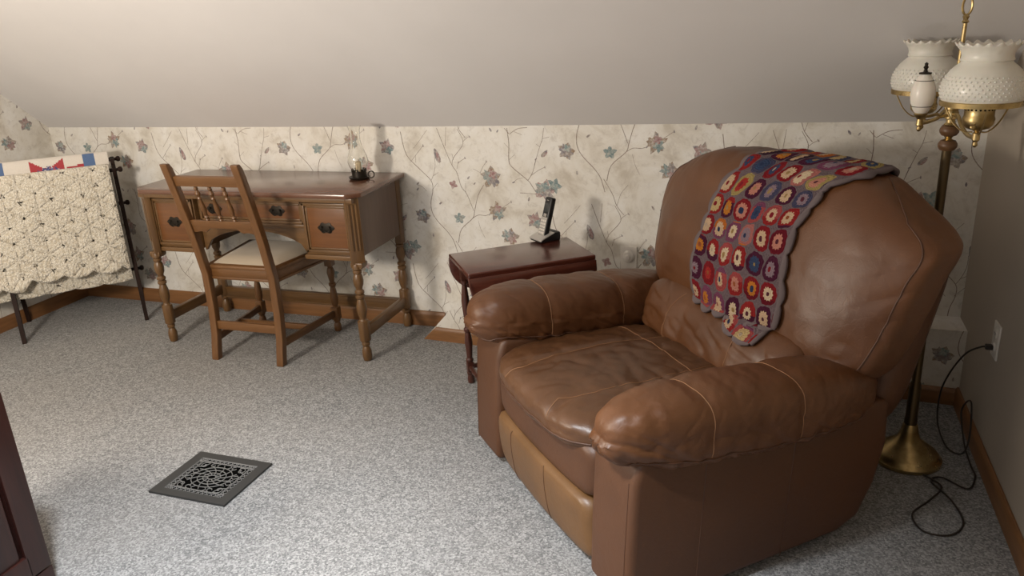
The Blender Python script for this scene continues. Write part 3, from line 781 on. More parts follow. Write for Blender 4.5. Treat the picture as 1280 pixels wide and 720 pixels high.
def hem(x, t, z):
    if t < .5:
        k = smooth01((.36 - z) / .06); return k * (-.040 * sqrt(scallop(x + .03)) + .016 - .018 * (x - .25) - .035 * smooth01((.10 - x) / .05))
    k = smooth01((.30 - z) / .06); return k * (-.010 * sqrt(scallop(x)))
o = drape('crochet_bedspread', [M['crochet']], -.26, .562, 90,
          [(.008, .315), (.012, .45), (.026, .62), (.044, .78), (.062, .838), (.088, .846), (.112, .82), (.118, .70), (.105, .50), (.085, .34), (.075, .222)], hem, ripple=.012, seed=3, thick=.007)
tag(o, 'cream crocheted bedspread with scalloped edge hanging over the quilt rack', 'bedspread')
def qm(x, s, L):
    # s measured along the cloth from the front hem; printed pieces along the crest
    q = L - s
    d = (L - .50) - s                              # distance below the crest on the front
    if x > .455 and x < .505 and d > -.03: return 2
    if x < .088 and x > .03: return 2
    return 0
o = drape('patchwork_quilt', [M['qwhite'], M['qred'], M['qblue'], M['qfloral']], -.26, .57, 166,
          [(.128, .50), (.132, .66), (.142, .80), (.158, .868), (.178, .896), (.202, .886), (.222, .83), (.238, .66), (.245, .50)], None, ripple=.006, seed=9, thick=.012)
me = o.data
for p in me.polygons:
    c_ = p.center; x, y, z = c_
    if y < .178:
        mi = 0
        if .452 < x < .504 or x < .088: mi = 2
        # bow-tie block: two red triangles meeting over a floral one
        w_ = (x - .205) / .155
        if 0 <= w_ <= 1:
            zt, zb_ = .892, .838; k = abs(w_ - .5) * 2
            if z < zb_ + (zt - zb_) * (.12 + k * .88): mi = 1
            if z < zb_ + (zt - zb_) * (.45 - abs(w_ - .55) * .9): mi = 3
        if .37 < x < .452 and z < .846 + (x - .37) * .12: mi = 1
        p.material_index = mi
tag(o, 'white patchwork quilt with red and blue pieces folded over the rack behind the bedspread', 'quilt')

# ------------------------------------------------------------------ wall fittings
ol = thing('wall_outlet', 'white wall outlet plate low on the right-hand wall', 'outlet', (XR, 2.675, .425))
m = MB(); m.box((-.003, 0, 0), (.006, .072, .116), .0025); m.build('cover_plate', M['white'], ol)
for z in (.024, -.024):
    m = MB(); m.prism([(.017 * cos(a) * (1 if abs(cos(a)) < .9 else .95), z + .0145 * sin(a)) for a in [2 * pi * i / 20 for i in range(20)]], -.009, -.005, 'x', .0008); s_ = m.build('socket', M['white'], ol)
    m = MB(); m.box((-.0092, -.006, z), (.001, .002, .008), 0); m.box((-.0092, .006, z), (.001, .002, .008), 0); m.build('slots', M['void'], s_)
xx = -.612
tn = wall_y(xx); nrm = atan2(YR - YB, XR - XB)
tv = thing('wall_socket_dial', 'round cream wall plate with a knob beside the recliner on the wallpaper', 'wall plate', (xx, tn, .435), nrm)
m = MB(); m.box((0, -.003, 0), (.075, .006, .115), .003); m.build('cover_plate', M['white'], tv)
m = MB(); m.lathe([(.027, 0), (.027, .006), (.022, .012), (.020, .013), (.012, .013), (.011, .020), (.009, .022), (0, .022)], (.0, -.006, .012), 24, 0, True, Matrix.Rotation(radians(90), 4, 'X')); m.build('knob', M['white'], tv)
# ------------------------------------------------------------------ floor lamp
fl = thing('floor_lamp', 'brass two-arm floor lamp with white hobnail glass shades behind the recliner', 'floor lamp', (.462, 2.605, 0))
m = MB(); m.lathe([(.104, 0), (.108, .004), (.108, .014), (.100, .020), (.097, .028), (.090, .036), (.078, .042), (.066, .055), (.050, .066), (.036, .082), (.028, .105), (.024, .128), (.021, .136)], n=40); m.build('base', M['brass'], fl)
m = MB(); m.lathe([(.020, .130), (.020, .155), (.0185, .16), (.0185, .27), (.016, .275), (.016, .285), (.0135, .29), (.0135, 1.045)], n=20); m.build('pole', M['pole'], fl)
m = MB()
for z in (1.060, 1.103): m.lathe([(.010, z - .016), (.020, z - .014), (.0255, z - .006), (.0265, z), (.0255, z + .006), (.020, z + .014), (.010, z + .016)], n=28)
m.build('wooden_ball', M['knobwood'], fl)
m = MB(); m.lathe([(.011, 1.072), (.014, 1.076), (.008, 1.08), (.014, 1.088), (.010, 1.09)], n=20)
m.lathe([(.012, 1.116), (.018, 1.120), (.012, 1.126), (.012, 1.135), (.018, 1.138), (.019, 1.155), (.016, 1.162), (.021, 1.165), (.021, 1.170), (.010, 1.174)], n=24); m.build('hub', M['brass'], fl)
m = MB(); m.tube([(0, 0, 1.165), (.004, 0, 1.405)], .0058, 10); m.lathe([(.006, 1.40), (.010, 1.404), (.006, 1.41), (.009, 1.418), (.005, 1.424)], (.004, 0, 0), 14); m.build('stem', M['brass'], fl)
m = MB(); m.tube([(.004 + .012 * sin(a), .0, 1.446 - .024 * cos(a)) for a in [2 * pi * i / 22 for i in range(22)]], .0032, 8, closed=True); m.build('ring_finial', M['brass'], fl)
def shade_unit(dx, dy, dz):
    c0 = Vector((dx, dy, dz)); d = Vector((dx, dy, 0)).normalized()
    # arm
    m = MB()
    e_ = d * (Vector((dx, dy, 0)).length) 
    pts = [(d.x * .015, d.y * .015, 1.150), (d.x * .05, d.y * .05, 1.152), (d.x * .09, d.y * .09, 1.128), (d.x * .14, d.y * .14, 1.112), (e_.x, e_.y, 1.112 + dz)]
    m.tube(crom(pts, 6), .0058, 10)
    m.lathe([(.003, 1.088), (.007, 1.094), (.005, 1.102), (.010, 1.108), (.010, 1.125), (.006, 1.130), (.012, 1.136)], (dx, dy, dz), 14)
    arm = m.build('arm', M['brass'], fl)
    # burner
    m = MB(); m.lathe([(.012, 1.134), (.028, 1.140), (.037, 1.150), (.039, 1.165), (.036, 1.172), (.036, 1.196), (.038, 1.200), (.033, 1.204), (.012, 1.206)], (dx, dy, dz), 28)
    bn = m.build('burner', M['brass'], arm)
    m = MB()
    for k in range(22):
        a = 2 * pi * k / 22
        m.lathe([(.0025, 0), (.0028, .0015)], (dx + .0352 * cos(a), dy + .0352 * sin(a), dz + 1.190), 8, 0, True, Matrix.Rotation(a, 4, 'Z') @ Matrix.Rotation(radians(90), 4, 'Y'))
    m.build('burner_holes', M['void'], bn)
    m = MB(); m.tube([(dx - .012, dy - .03, dz + 1.155), (dx - .02, dy - .05, dz + 1.150)], .002, 6); m.lathe([(.004, -.003), (.007, 0), (.004, .003)], (dx - .021, dy - .052, dz + 1.150), 12, 0, True, Matrix.Rotation(radians(70), 4, 'X')); m.build('wick_key', M['brass'], bn)
    # ring and tripod
    m = MB(); ring_ = [(.093, 1.200), (.098, 1.200), (.099, 1.212), (.096, 1.214), (.094, 1.206)]
    m.lathe(ring_, (dx, dy, dz), 40, cap=False)
    for k in range(3):
        a = 2 * pi * k / 3 + .5
        m.tube(crom([(dx + .011 * cos(a), dy + .011 * sin(a), dz + 1.128), (dx + .035 * cos(a), dy + .035 * sin(a), dz + 1.128), (dx + .065 * cos(a), dy + .065 * sin(a), dz + 1.152), (dx + .094 * cos(a), dy + .094 * sin(a), dz + 1.203)], 6), .0022, 6)
    m.build('shade_ring', M['brass'], arm)
    # shade
    prof = [(.090, 1.206), (.095, 1.212), (.1005, 1.228), (.1015, 1.242), (.099, 1.258), (.092, 1.274), (.082, 1.290), (.070, 1.302), (.061, 1.309), (.0595, 1.312), (.063, 1.316), (.061, 1.320), (.060, 1.327), (.063, 1.338), (.070, 1.349), (.0775, 1.356)]
    n = 96; N0 = len(prof)
    def rf(i, a):
        if i == N0 - 1: return 1 + .035 * cos(18 * a)
        if i == N0 - 2: return 1 + .02 * cos(18 * a)
        return 1
    m = MB(); m.lathe(prof, (dx, dy, dz), n, 0, False, None, rf)
    # ruffle also rises and falls
    o0 = (N0 - 1) * n
    for k in range(n):
        x, y, z = m.v[o0 + k]; m.v[o0 + k] = (x, y, z + .0045 * cos(18 * 2 * pi * k / n))
    # hobnails
    for r_i, (rz, rr) in enumerate(((1.222, .0985), (1.231, .1010), (1.240, .1015), (1.249, .1008), (1.258, .0990), (1.267, .0957), (1.276, .0910))):
        K = 44
        for k in range(K):
            a = 2 * pi * (k + .5 * (r_i % 2)) / K
            q = Matrix.Rotation(a, 4, 'Z') @ Matrix.Rotation(radians(90 - (r_i - 2) * 9), 4, 'Y')
            m.lathe([(.0034, -.001), (.0026, .0006), (.0012, .0012), (0, .0013)], (dx + rr * cos(a), dy + rr * sin(a), dz + rz), 6, 0, False, q)
    o = m.build('glass_shade', M['milk'], arm, 60)
    so = o.modifiers.new('thickness', 'SOLIDIFY'); so.thickness = .003; so.offset = -1
shade_unit(.030, -.200, .0)
shade_unit(-.045, .205, -.012)
# font arm with white oil font
m = MB(); d = Vector((-.098, -.115, 0))
for s_ in (-1, 1):
    n_ = Vector((-d.y, d.x, 0)).normalized() * .012 * s_
    m.tube(crom([(d.x * .1, d.y * .1, 1.148), (d.x * .35, d.y * .35, 1.148), (d.x * .6 + n_.x, d.y * .6 + n_.y, 1.148 + .012 * s_), (d.x * .85 + n_.x, d.y * .85 + n_.y, 1.147 + .012 * s_), (d.x, d.y, 1.147 + .011 * s_)], 6), .0045, 8)
m.lathe([(.003, 1.118), (.007, 1.124), (.005, 1.132), (.010, 1.136), (.008, 1.152), (.014, 1.160), (.018, 1.166), (.012, 1.170)], tuple(d), 16)
fa = m.build('font_arm', M['brass'], fl)
m = MB(); m.lathe([(.010, 1.166), (.018, 1.172), (.0225, 1.180), (.030, 1.200), (.0325, 1.220), (.030, 1.240), (.023, 1.258), (.0155, 1.272), (.011, 1.278)], tuple(d), 32)
ft = m.build('oil_font', M['milk'], fa)
m = MB(); m.lathe([(.0158, 1.275), (.0165, 1.279), (.006, 1.281), (.004, 1.288), (.007, 1.293), (.004, 1.298), (.005, 1.303), (0, 1.307)], tuple(d), 18)
m.build('font_cap', M['iron'], ft)
for z, r in ((1.188, .0262), (1.258, .0233)):
    m = MB(); m.tube([(d.x + r * cos(a), d.y + r * sin(a), z) for a in [2 * pi * i / 32 for i in range(32)]], .0009, 5, closed=True)
    m.build('font_line', M['iron'], ft)
# cord from the base to the outlet (moves with the lamp)
OX, OY = .462, 2.605
cp = [(.50, 2.50, .008), (.545, 2.445, .006), (.50, 2.36, .005), (.44, 2.27, .005), (.46, 2.19, .005), (.53, 2.19, .005), (.575, 2.26, .005), (.56, 2.36, .012), (.52, 2.47, .005), (.555, 2.50, .006), (.62, 2.45, .006), (.655, 2.53, .005), (.655, 2.60, .006),
      (.65, 2.70, .03), (.655, 2.82, .09), (.665, 2.76, .16), (.66, 2.69, .07), (.64, 2.66, .012), (.60, 2.70, .008), (.58, 2.79, .05), (.585, 2.84, .14), (.60, 2.81, .24), (.625, 2.75, .34), (.65, 2.685, .395), (.672, 2.675, .401)]
m = MB(); m.tube(crom([(x - OX, y - OY, z) for x, y, z in cp], 8), .0030, 7); cd = m.build('power_cord', M['cord'], fl)
m = MB(); m.box((.678 - .008 - OX, 2.675 - OY, .401), (.022, .020, .016), .004); m.build('plug', M['cord'], cd)
# ------------------------------------------------------------------ recliner
th_ = radians(-47.5)
rc = thing('recliner', 'large brown leather recliner with padded arms and a worn ochre footrest', 'recliner', (-.635, 2.006, 0), th_)
class Pillow:
    """rounded cushion: sides of a cube pushed to a superellipsoid, then shaped"""
    def __init__(s, k, fn): s.k, s.fn = k, fn
    def at(s, p, lift=0.0):
        q = s.raw(p)
        if lift:
            p = Vector(p); m_ = max(abs(p.x), abs(p.y), abs(p.z)); e_ = .02
            ax = [Vector((1, 0, 0)), Vector((0, 1, 0)), Vector((0, 0, 1))]
            big = max(range(3), key=lambda i: abs(p[i])); t1, t2 = [ax[i] for i in range(3) if i != big]
            a = s.raw(p + t1 * e_) - s.raw(p - t1 * e_); b = s.raw(p + t2 * e_) - s.raw(p - t2 * e_)
            n = a.cross(b).normalized()
            if n.dot(q - s.raw((0, 0, 0), True)) < 0: n = -n
            q = q + n * lift
        return q
    def raw(s, p, centre=False):
        x, y, z = p
        if centre: return Vector(s.fn(0, 0, 0))
        m_ = max(abs(x), abs(y), abs(z)); x, y, z = x / m_, y / m_, z / m_
        n = (abs(x) ** s.k + abs(y) ** s.k + abs(z) ** s.k) ** (1 / s.k)
        return Vector(s.fn(x / n, y / n, z / n))
    def mesh(s, name, mats, parent, n=(16, 16, 16), seams=(), smooth=80):
        b = bmesh.new(); idx = {}
        def V(p):
            key = tuple(round(c, 5) for c in p)
            if key not in idx: idx[key] = b.verts.new(s.raw(p))
            return idx[key]
        N = n
        def g(i, k): return -1 + 2 * i / k
        for ax in range(3):
            o1, o2 = [(1, 2), (2, 0), (0, 1)][ax]
            for sg in (-1, 1):
                for i in range(N[o1]):
                    for j in range(N[o2]):
                        q = []
                        for di, dj in ((0, 0), (1, 0), (1, 1), (0, 1)):
                            p = [0, 0, 0]; p[ax] = sg; p[o1] = g(i + di, N[o1]); p[o2] = g(j + dj, N[o2]); q.append(V(p))
                        if sg < 0: q = q[::-1]
                        b.faces.new(q)
        m = MB(); m.bm(b)
        for path, r, mi in seams:
            pts = [s.at(p, r * .25) for p in path]; m.tube(pts, r, 6, mi)
        return m.build(name, mats, parent, smooth)
def seg(a, b, n=24): return [tuple(a[i] + (b[i] - a[i]) * t / n for i in range(3)) for t in range(n + 1)]
def fold(a, b, c_, amp):   # soft creases
    v = fbm((a, b, c_), 3); return amp * (v - .9 * max(0, v - .15))
LT, LS, LD, SE, SD = M['leather'], M['leatherseat'], M['leatherdull'], M['seam'], M['seamdark']
# base under the body
m = MB(); m.box((0, .40, .035), (.60, .60, .07), .01); m.build('base', M['black'], rc)
# arm bodies
for sx in (-1, 1):
    pts = [(-.025, .022), (.02, .018), (.68, .030), (.76, .06), (.815, .16), (.845, .28), (.84, .42), (.6, .45), (.02, .47), (-.005, .40), (-.018, .2)]
    m = MB(); lo, hi = (.318, .520) if sx > 0 else (-.520, -.318)
    m.prism(pts, lo, hi, 'x', .022, 0, 4)
    # vertical panel seams on the outer face
    X = .5203 * sx
    for va, vb in ((.21, .185), (.50, .47)) if sx > 0 else (): m.tube([(X, vb + (va - vb) * t, .03 + .40 * t) for t in [i / 10 for i in range(11)]], .0014, 5, 1)
    m.tube([(sx * .497, v_ - .0002, z_) for v_, z_ in ((-.0245, .03), (-.0215, .11), (-.018, .2), (-.0115, .3), (-.005, .4))], .0013, 5, 1)
    m.build('arm_panel', [LD, SD], rc, 40)
# arm pads
def pad_fn(sx):
    def fn(x, y, z):
        # x across, y along (-1 front), z up
        v = .375 + .435 * y
        f_ = smooth01((-y - .55) / .45)
        zc = (.486 if sx > 0 else .497) - .035 * y; hz = .106 + .010 * smooth01((-y - .2) / .8)
        wx = .122 - .008 * y * y
        zz = zc + hz * z * (1 if z > 0 else .95)
        uu = .022 + sx * (.430 + wx * x + .012 * (z > 0) * z)
        ang_ = atan2(z, x)
        am = .0045 + .007 * f_ + .004 * smooth01((.1 - z) / 1.1)
        d_ = smooth01((.75 - z) / 1.4)
        wr = -(.0065 * d_ + .004 * f_) * ridge(v * 11 + ang_ * 1.5 * sx, ang_ * .7, sx * 3.3, 4.5) - .0015 * ridge(v * 21 - ang_ * 2, ang_ * 1.2, 9 + sx, 4)
        wr += fold(v * 11 + sx, ang_ * .7, v * 2, am) + fold(v * 26 + 5 * sx, ang_ * .6, 3, am * .25)
        pk = .009 * sin(y * 46) * smooth01((-.35 - z) / .4) * (.5 + .5 * fbm((v * 9, sx, 2)))
        pl_ = f_ * smooth01((.45 - z) / .8) * (.0065 * sin(ang_ * 13 + 2.5 * fbm((ang_ * 1.5, sx, 4))) - .006 * ridge(ang_ * 2.4, v * 3, 5 + sx, 3.5))
        uu += sx * pl_ * x * .8; zz += pl_ * z * .8; v += pl_ * .9 * smooth01((-y - .6) / .3)
        uu += sx * (wr + pk) * x; zz += wr * z * .9 - .012 * f_ * max(0, z) * 0
        # dips at the cross seams
        for ys in (-.42, .22): zz -= .006 * math.exp(-((y - ys) / .05) ** 2) * max(0, z); uu -= sx * .004 * math.exp(-((y - ys) / .05) ** 2) * x
        return (uu, v - .010 * f_ * (z < 0), zz)
    return fn
for sx in (-1, 1):
    P = Pillow(2.9, pad_fn(sx)); se = []
    for ys in (-.42, .22):
        path = seg((-1, ys, -.55), (-1, ys, 1), 10)[:-1] + seg((-1, ys, 1), (1, ys, 1), 16)[:-1] + seg((1, ys, 1), (1, ys, -.55), 10)
        k_ = 2.9; fix = lambda q: (q[0], q[1] * ((abs(q[0]) ** k_ + abs(q[2]) ** k_) / (1 - abs(q[1]) ** k_)) ** (1 / k_), q[2])
        se.append(([fix(q) for q in path], .0013, 1))
    for xx in (-1, 1): se.append((seg((xx, -1, -.62), (xx, 1, -.62), 50), .0026, 2))
    se.append((seg((-1, -1, -.62), (1, -1, -.62), 20), .0026, 2))
    P.mesh('arm_pad', [LT, SE, SD], rc, (40, 150, 36), se)
# seat cushion
def seat_fn(x, y, z):
    v = .285 + .325 * y; u = .342 * x
    top = .405 + .052 * z - .012 * smooth01((y + .2)) 
    top += .012 * max(0, z) * (1 - x * x) * (1 - .4 * y) 
    top += (fold(u * 9, v * 9, 1, .007) - .004 * ridge(u * 6 + v * 5, v * 9 - u * 3, 4, 5) - .006 * ridge(u * 11, z * 2, 8, 4) * smooth01((-y - .6) / .4)) * max(0, z) + fold(u * 22, v * 22, 7, .003) * max(0, z)
    fr = smooth01((-y - .6) / .4)
    v += fold(u * 16, z * 1.5, 4, .008) * fr
    for xs in (-.42, .42): top -= .005 * math.exp(-((x - xs) / .035) ** 2) * max(0, z)
    return (u, v - .02 * fr * (1 - x * x), top)
P = Pillow(4.2, seat_fn); se = []
for xs in (-.42, .42): se.append((seg((xs, -1, .4), (xs, -1, 1), 6)[:-1] + seg((xs, -1, 1), (xs, .9, 1), 30), .0012, 1))
se.append((seg((-.95, .55, 1), (.95, .42, 1), 30), .0011, 1))
se.append((seg((-1, -1, -.2), (1, -1, -.2), 40), .0028, 2))
P.mesh('seat_cushion', [LS, SE, SD], rc, (80, 76, 16), se)
# band below the seat and the ochre footrest
def band_fn(x, y, z): return (.325 * x, .05 + .062 * y - .012 * (1 - x * x), .315 + .085 * z + fold(x * 4, z, 3, .004) * 0)
Pillow(7, band_fn).mesh('front_band', LD, rc, (24, 6, 8))
def foot_fn(x, y, z): return ((.322 - .006 * z) * x, .045 + .062 * y - .010 * z * (y < 0) - .012 * (1 - x * x) - .008 * (1 - z * z), .132 + .105 * z)
P = Pillow(8, foot_fn); se = []
for xs in (-.52, .25): se.append((seg((xs, -1, .96), (xs, -1, -.96), 16), .0012, 1))
P.mesh('footrest', [M['ochre'], SD], rc, (30, 6, 12), se)
# lumbar cushion
def lum_fn(x, y, z):
    v = .655 + .085 * y + .05 * z - .03 * (y < 0) * (1 - z * z); u = .02 + .375 * x
    v += fold(u * 10, z * 2, 8, .007) + .006 * ridge(u * 8 + z, z * 1.6, 3, 4) * (y < 0)
    return (u, v, .50 + .105 * z)
P = Pillow(3.6, lum_fn)
LUM = P.mesh('lumbar_cushion', [LT, SE], rc, (70, 12, 30), [(seg((xs, -1, -.9), (xs, -1, .9), 14), .0012, 1) for xs in (-.45, .42)])
# back cushion
def back_fn(x, y, z):
    t = (z + 1) / 2
    w_ = .505 + .065 * smooth01(t * 1.25) - .02 * smooth01((t - .85) / .15)
    cv = .735 + .165 * t; hy = .125 - .010 * t
    u = .038 + w_ * x
    zz = .470 + .555 * t - .055 * max(0, x) ** 2 * (1 - t) ** 2 + .045 * max(0, -x) * (1 - t) ** 2 - (.075 if x > 0 else .045) * smooth01((abs(x) - .45) / .55) * smooth01((t - .55) / .45)
    u += .014 * smooth01((x - .75) / .25) * smooth01((t - .55) / .3)
    v = cv + hy * y
    if y < 0: v -= .040 * (1 - x ** 4) * sin(pi * min(1, t * 1.02)) ** .8 * (-y)
    v += .035 * abs(x) ** 3 * max(0, -y)                       # front rounds away to the wings
    v += fold(u * 4 + zz * 3, zz * 4 - u * 2, 2, .009) * (y < .2)
    am = .010 * smooth01((.28 - t) / .28) + .007 * smooth01((abs(x) - .75) / .25)
    if y < .3: v += (.010 * smooth01((.32 - t) / .32) + .006 * smooth01((x - .75) / .25)) * ridge(u * 7 + zz * 5, zz * 9 - u * 5, 6, 4.5)
    v += fold(u * 20, zz * 6, 5, am) ; zz += fold(u * 14, 1, v * 9, .006) * smooth01((t - .7) / .3)
    return (u, v, zz)
BACK = Pillow(4.6, back_fn); se = []
for sx in (-1, 1):
    se.append((seg((sx * 1.0, -.72, -.85), (sx * 1.0, -.72, 1), 30)[:-1] + seg((sx, -.72, 1), (sx * .6, .2, 1), 8), .0024, 2))
BACK.mesh('back_cushion', [LT, SE, SD], rc, (100, 30, 96), se)
# rear shell of the back
def shell_fn(x, y, z):
    t = (z + 1) / 2; w_ = .475 + .055 * t
    return (.02 + w_ * x, .83 + .155 * t + .085 * y, .24 + .70 * t)
Pillow(5, shell_fn).mesh('back_shell', LD, rc, (20, 6, 20))
# ------------------------------------------------------------------ granny-square throw over the back
def granny():
    t = NT('granny_squares'); tc = t.n('ShaderNodeTexCoord'); uv = tc.outputs['UV']
    wn = t.n('ShaderNodeTexNoise'); t.link(uv, wn.inputs['Vector']); wn.inputs['Scale'].default_value = .9
    wm = t.n('ShaderNodeVectorMath', operation='MULTIPLY_ADD'); t.link(wn.outputs['Color'], wm.inputs[0]); wm.inputs[1].default_value = (.30, .30, 0); t.link(uv, wm.inputs[2]); uv = wm.outputs[0]
    sep = t.n('ShaderNodeSeparateXYZ'); t.link(uv, sep.inputs[0]); u, v = sep.outputs[0], sep.outputs[1]
    row = t.math('FLOOR', v); col_ = t.math('FLOOR', u)
    fx = t.math('SUBTRACT', t.math('FRACT', u), .5); fy_ = t.math('SUBTRACT', t.math('FRACT', v), .5)
    r = t.math('POWER', t.math('ADD', t.math('POWER', t.math('ABSOLUTE', fx), 2.5), t.math('POWER', t.math('ABSOLUTE', fy_), 2.5)), .4)
    th = t.math('ARCTAN2', fy_, fx)
    cmb = t.n('ShaderNodeCombineXYZ'); t.link(col_, cmb.inputs[0]); t.link(row, cmb.inputs[1])
    def rnd(k):
        w = t.n('ShaderNodeTexWhiteNoise', noise_dimensions='4D'); t.link(cmb.outputs[0], w.inputs['Vector']); w.inputs['W'].default_value = k; return w.outputs[0]
    low = t.math('SUBTRACT', 1, t.math('MINIMUM', t.math('DIVIDE', v, 5.0), 1))           # first rows are redder
    ro = t.math('SUBTRACT', rnd(1.3), t.math('MULTIPLY', low, .45))
    ro = t.math('MAXIMUM', ro, t.math('MULTIPLY', rnd(4.4), .42))
    outer = t.ramp(ro, [(0, (.14, .006, .016)), (.14, (.24, .012, .018)), (.26, (.065, .010, .035)), (.36, (.32, .02, .02)), (.46, (.40, .075, .075)), (.55, (.20, .06, .12)), (.64, (.55, .16, .025)), (.72, (.48, .17, .15)), (.8, (.04, .02, .035)), (.86, (.42, .33, .12)), (.93, (.06, .07, .13))], 'CONSTANT')
    inner = t.ramp(rnd(2.7), [(0, (.70, .50, .32)), (.2, (.45, .035, .03)), (.34, (.62, .27, .20)), (.48, (.78, .62, .42)), (.62, (.60, .22, .03)), (.70, (.30, .22, .26)), (.8, (.62, .46, .22)), (.9, (.03, .07, .15))], 'CONSTANT')
    core = t.ramp(rnd(6.1), [(0, (.45, .30, .12)), (.25, (.30, .02, .03)), (.45, (.60, .48, .36)), (.62, (.02, .05, .12)), (.74, (.42, .12, .04)), (.86, (.12, .03, .05))], 'CONSTANT')
    gap = t.mix(t.noise(t.coord('UV'), 9, 2), (.13, .10, .115), (.23, .185, .195))
    pet = t.math('MULTIPLY', t.math('COSINE', t.math('MULTIPLY', th, 12)), .018)
    c = t.mix(t.math('LESS_THAN', r, t.math('ADD', .475, t.math('MULTIPLY', pet, .6))), gap, outer)
    c = t.mix(t.math('LESS_THAN', r, t.math('ADD', t.math('ADD', .24, t.math('MULTIPLY', rnd(8.8), .08)), t.math('MULTIPLY', pet, 1.4))), c, inner)
    c = t.mix(t.math('LESS_THAN', r, t.math('ADD', .07, t.math('MULTIPLY', rnd(3.9), .06))), c, core)
    fine = t.noise(t.coord('UV'), 26, 3, .7)
    c = t.mix(t.math('MULTIPLY', fine, .6), c, (.045, .015, .018))
    t.p(color=c, rough=1.0, spec=.1)
    rg = t.math('ABSOLUTE', t.math('SINE', t.math('MULTIPLY', r, 34)))
    sp = t.math('ABSOLUTE', t.math('COSINE', t.math('MULTIPLY', th, 6)))
    t.bump(t.math('ADD', t.math('ADD', t.math('MULTIPLY', rg, .5), t.math('MULTIPLY', sp, .35)), fine), .8, .006)
    return t.m
M['granny'] = granny()
M['yarn'] = plain('grey_yarn_edge', (.125, .098, .102), 1.0)
# control outline on the cushion: x across the back and s running from the front hem over the crest to the rear
def sx_point(x, s):
    # s: 0 at bottom of the front face, 2 at crest front, 4 at crest rear, beyond runs down the rear
    if s <= 2: return (x, -1, s - 1)
    if s <= 4: return (x, s - 3, 1)
    return (x, 1, 1 - (s - 4))
from mathutils.bvhtree import BVHTree
LB = BVHTree.FromPolygons([v.co.copy() for v in LUM.data.vertices], [tuple(p.vertices) for p in LUM.data.polygons])
def surf(x, s, lift):
    """point of the cloth: on the back cushion, and over the lumbar cushion where that stands proud"""
    p = BACK.at(sx_point(x, max(s, .22)), lift)
    if s < .22: p.z -= (.22 - s) * .26
    if s < 1.2:
        h = LB.ray_cast(Vector((p.x, -1, p.z)), Vector((0, 1, 0)))
        if h[0] is not None: p.y = min(p.y, h[0].y - .012 - lift * .4)
    return p
LEFT = [(-.25,.37),(-.29,.725),(-.30,1.03),(-.275,1.35),(-.275,1.65),(-.225,2.2),(-.175,2.5),(-.10,3.2),(-.06,4.0),(-.05,4.7)]
RIGHT = [(.475,.45),(.45,.8),(.40,1.07),(.375,1.45),(.425,1.7),(.52,2.05),(.56,2.5),(.55,3.2),(.54,4.0),(.54,4.7)]
def interp(tab, t):
    n = len(tab) - 1; k = min(int(t * n), n - 1); f_ = t * n - k
    a = tab[max(k - 1, 0)]; b = tab[k]; c_ = tab[k + 1]; d = tab[min(k + 2, n)]
    return [.5 * ((2 * b[i]) + (c_[i] - a[i]) * f_ + (2 * a[i] - 5 * b[i] + 4 * c_[i] - d[i]) * f_ ** 2 + (3 * b[i] - a[i] - 3 * c_[i] + d[i]) * f_ ** 3) for i in (0, 1)]
NC, SQ = 6, .072
nx, ny = NC * 8, 120
mid = []
for j in range(ny + 1):
    l, r = interp(LEFT, j / ny), interp(RIGHT, j / ny); mid.append(BACK.at(sx_point((l[0] + r[0]) / 2, (l[1] + r[1]) / 2)))
LV = [0]
for p, q in zip(mid[:-1], mid[1:]): LV.append(LV[-1] + (q - p).length / SQ)
b = bmesh.new(); uvl = b.loops.layers.uv.new('UVMap')
def sheet(fl, lo=0, extra=0.0, uo=0, flare=0.0, nc=None):
    nc = nc or NC
    V = {}; n_ = len(fl)
    for j in range(n_):
        l, r, v = fl[j]
        for i in range(nx + 1):
            a = i / nx
            x = l[0] + (r[0] - l[0]) * a; s = l[1] + (r[1] - l[1]) * a - .04 * sin(pi * a) * (1 - min(1, v / 3))
            if j == 0: s -= .055 * abs(sin(pi * nc * a)) ** .6 - .03
            if i == 0 or i == nx: x += (-1 if i == 0 else 1) * .022 * abs(sin(pi * v)) ** .6
            lift = extra + flare * (1 - j / n_) + .010 + .006 * fbm((a * 5, v * .6, 3)) + .006 * abs(sin(pi * nc * a) * sin(pi * v)) + .010 * max(0, fbm((a * 3 + 7, v * .3, 1)))
            V[i, j] = b.verts.new(surf(max(-1, min(1, x)), s, lift))
    for i in range(nx):
        for j in range(n_ - 1):
            fc = b.faces.new((V[i, j], V[i + 1, j], V[i + 1, j + 1], V[i, j + 1])); fc.smooth = True
            if i == 0 or i == nx - 1 or j == 0: fc.material_index = 1
            for lp, (ii, jj) in zip(fc.loops, ((i, j), (i + 1, j), (i + 1, j + 1), (i, j + 1))): lp[uvl].uv = (ii / nx * nc + uo, fl[jj][2])
sheet([(interp(LEFT, j / ny), interp(RIGHT, j / ny), LV[j]) for j in range(ny + 1)])
# second corner of the throw hanging below the hem
sheet([((.14 - .06 * k / 14, .32 + .32 * k / 14), (.43 + .01 * k / 14, .24 + .40 * k / 14), .0 + 1.9 * k / 14) for k in range(15)], extra=-.006, uo=17, flare=.004, nc=2)
me = bpy.data.meshes.new('crocheted_throw'); b.to_mesh(me); b.free()
me.materials.append(M['granny']); me.materials.append(M['yarn'])
o = bpy.data.objects.new('crocheted_throw', me); COL.objects.link(o)
o.location = rc.location; o.rotation_euler = rc.rotation_euler
md = o.modifiers.new('thickness', 'SOLIDIFY'); md.thickness = .009; md.offset = 0
tag(o, 'multicoloured granny-square crocheted throw draped over the recliner back', 'throw')
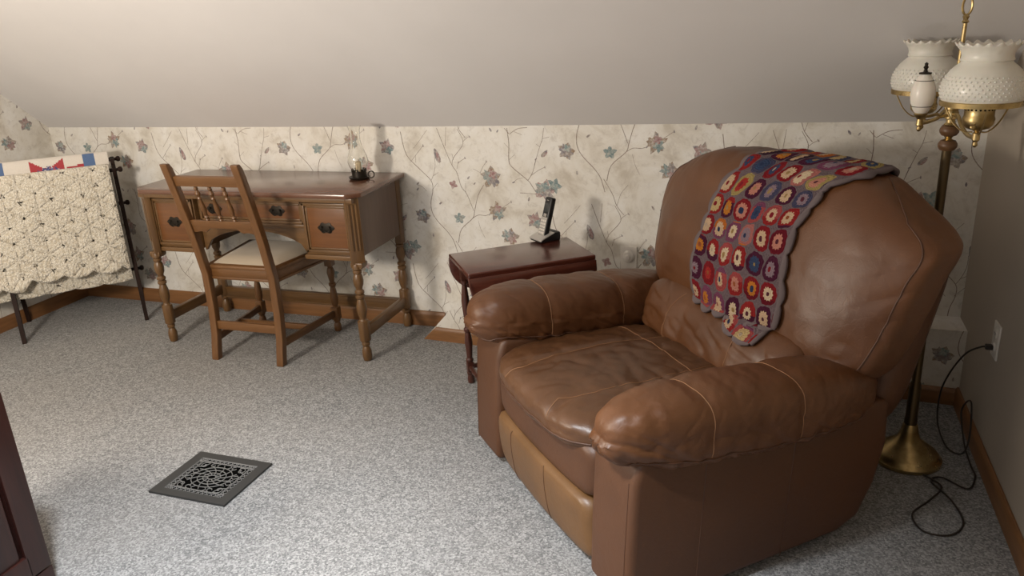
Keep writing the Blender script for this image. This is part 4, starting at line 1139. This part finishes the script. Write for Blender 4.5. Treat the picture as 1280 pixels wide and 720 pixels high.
# ------------------------------------------------------------------ camera
cam = bpy.data.cameras.new('camera'); co_ = bpy.data.objects.new('camera', cam); COL.objects.link(co_)
Rw = ((0.947677, 0.315211, -0.050506), (0.059937, -0.331086, -0.941695), (-0.313555, 0.889395, -0.332655))
right, down, fwd = (Vector(r) for r in Rw)
mat = Matrix((right, -down, -fwd)).transposed().to_4x4(); mat.translation = (0, 0, 1.5)
co_.matrix_world = mat
cam.sensor_width = 36; cam.lens = 985 / 1280 * 36; cam.clip_start = .02
S.camera = co_
# ------------------------------------------------------------------ light
def area(name, loc, target, size, energy, color, size_y=None, spread=None):
    l = bpy.data.lights.new(name, 'AREA'); l.energy = energy; l.color = color; l.size = size
    if size_y: l.shape = 'RECTANGLE'; l.size_y = size_y
    if spread: l.spread = spread
    o = bpy.data.objects.new(name, l); COL.objects.link(o); o.location = loc
    o.rotation_euler = (Vector(target) - Vector(loc)).to_track_quat('-Z', 'Y').to_euler(); return o
area('window_daylight', (-1.7, YF + .08, 1.45), (-1.7, 1.3, .3), 1.5, 9, (.88, .95, 1.0), .95)
def bulb(name, loc, energy, color, r):
    l = bpy.data.lights.new(name, 'POINT'); l.energy = energy; l.color = color; l.shadow_soft_size = r
    o = bpy.data.objects.new(name, l); COL.objects.link(o); o.location = loc
bulb('table_lamp_bulb', (-2.45, .75, 1.28), 108, (1, .89, .76), .16)
l = bpy.data.lights.new('downlight', 'SPOT'); l.energy = 440; l.color = (.90, .95, 1.0); l.spot_size = radians(100); l.spot_blend = 1.0; l.shadow_soft_size = .09
o = bpy.data.objects.new('downlight', l); COL.objects.link(o); o.location = (-1.15, .65, 2.24)
w = bpy.data.worlds.new('world'); S.world = w; w.use_nodes = True
w.node_tree.nodes['Background'].inputs[0].default_value = (.80, .86, 1, 1)
w.node_tree.nodes['Background'].inputs[1].default_value = .4
S.view_settings.view_transform = 'Standard'; S.view_settings.look = 'None'
S.view_settings.exposure = .28; S.view_settings.gamma = 1; S.view_settings.use_curve_mapping = False
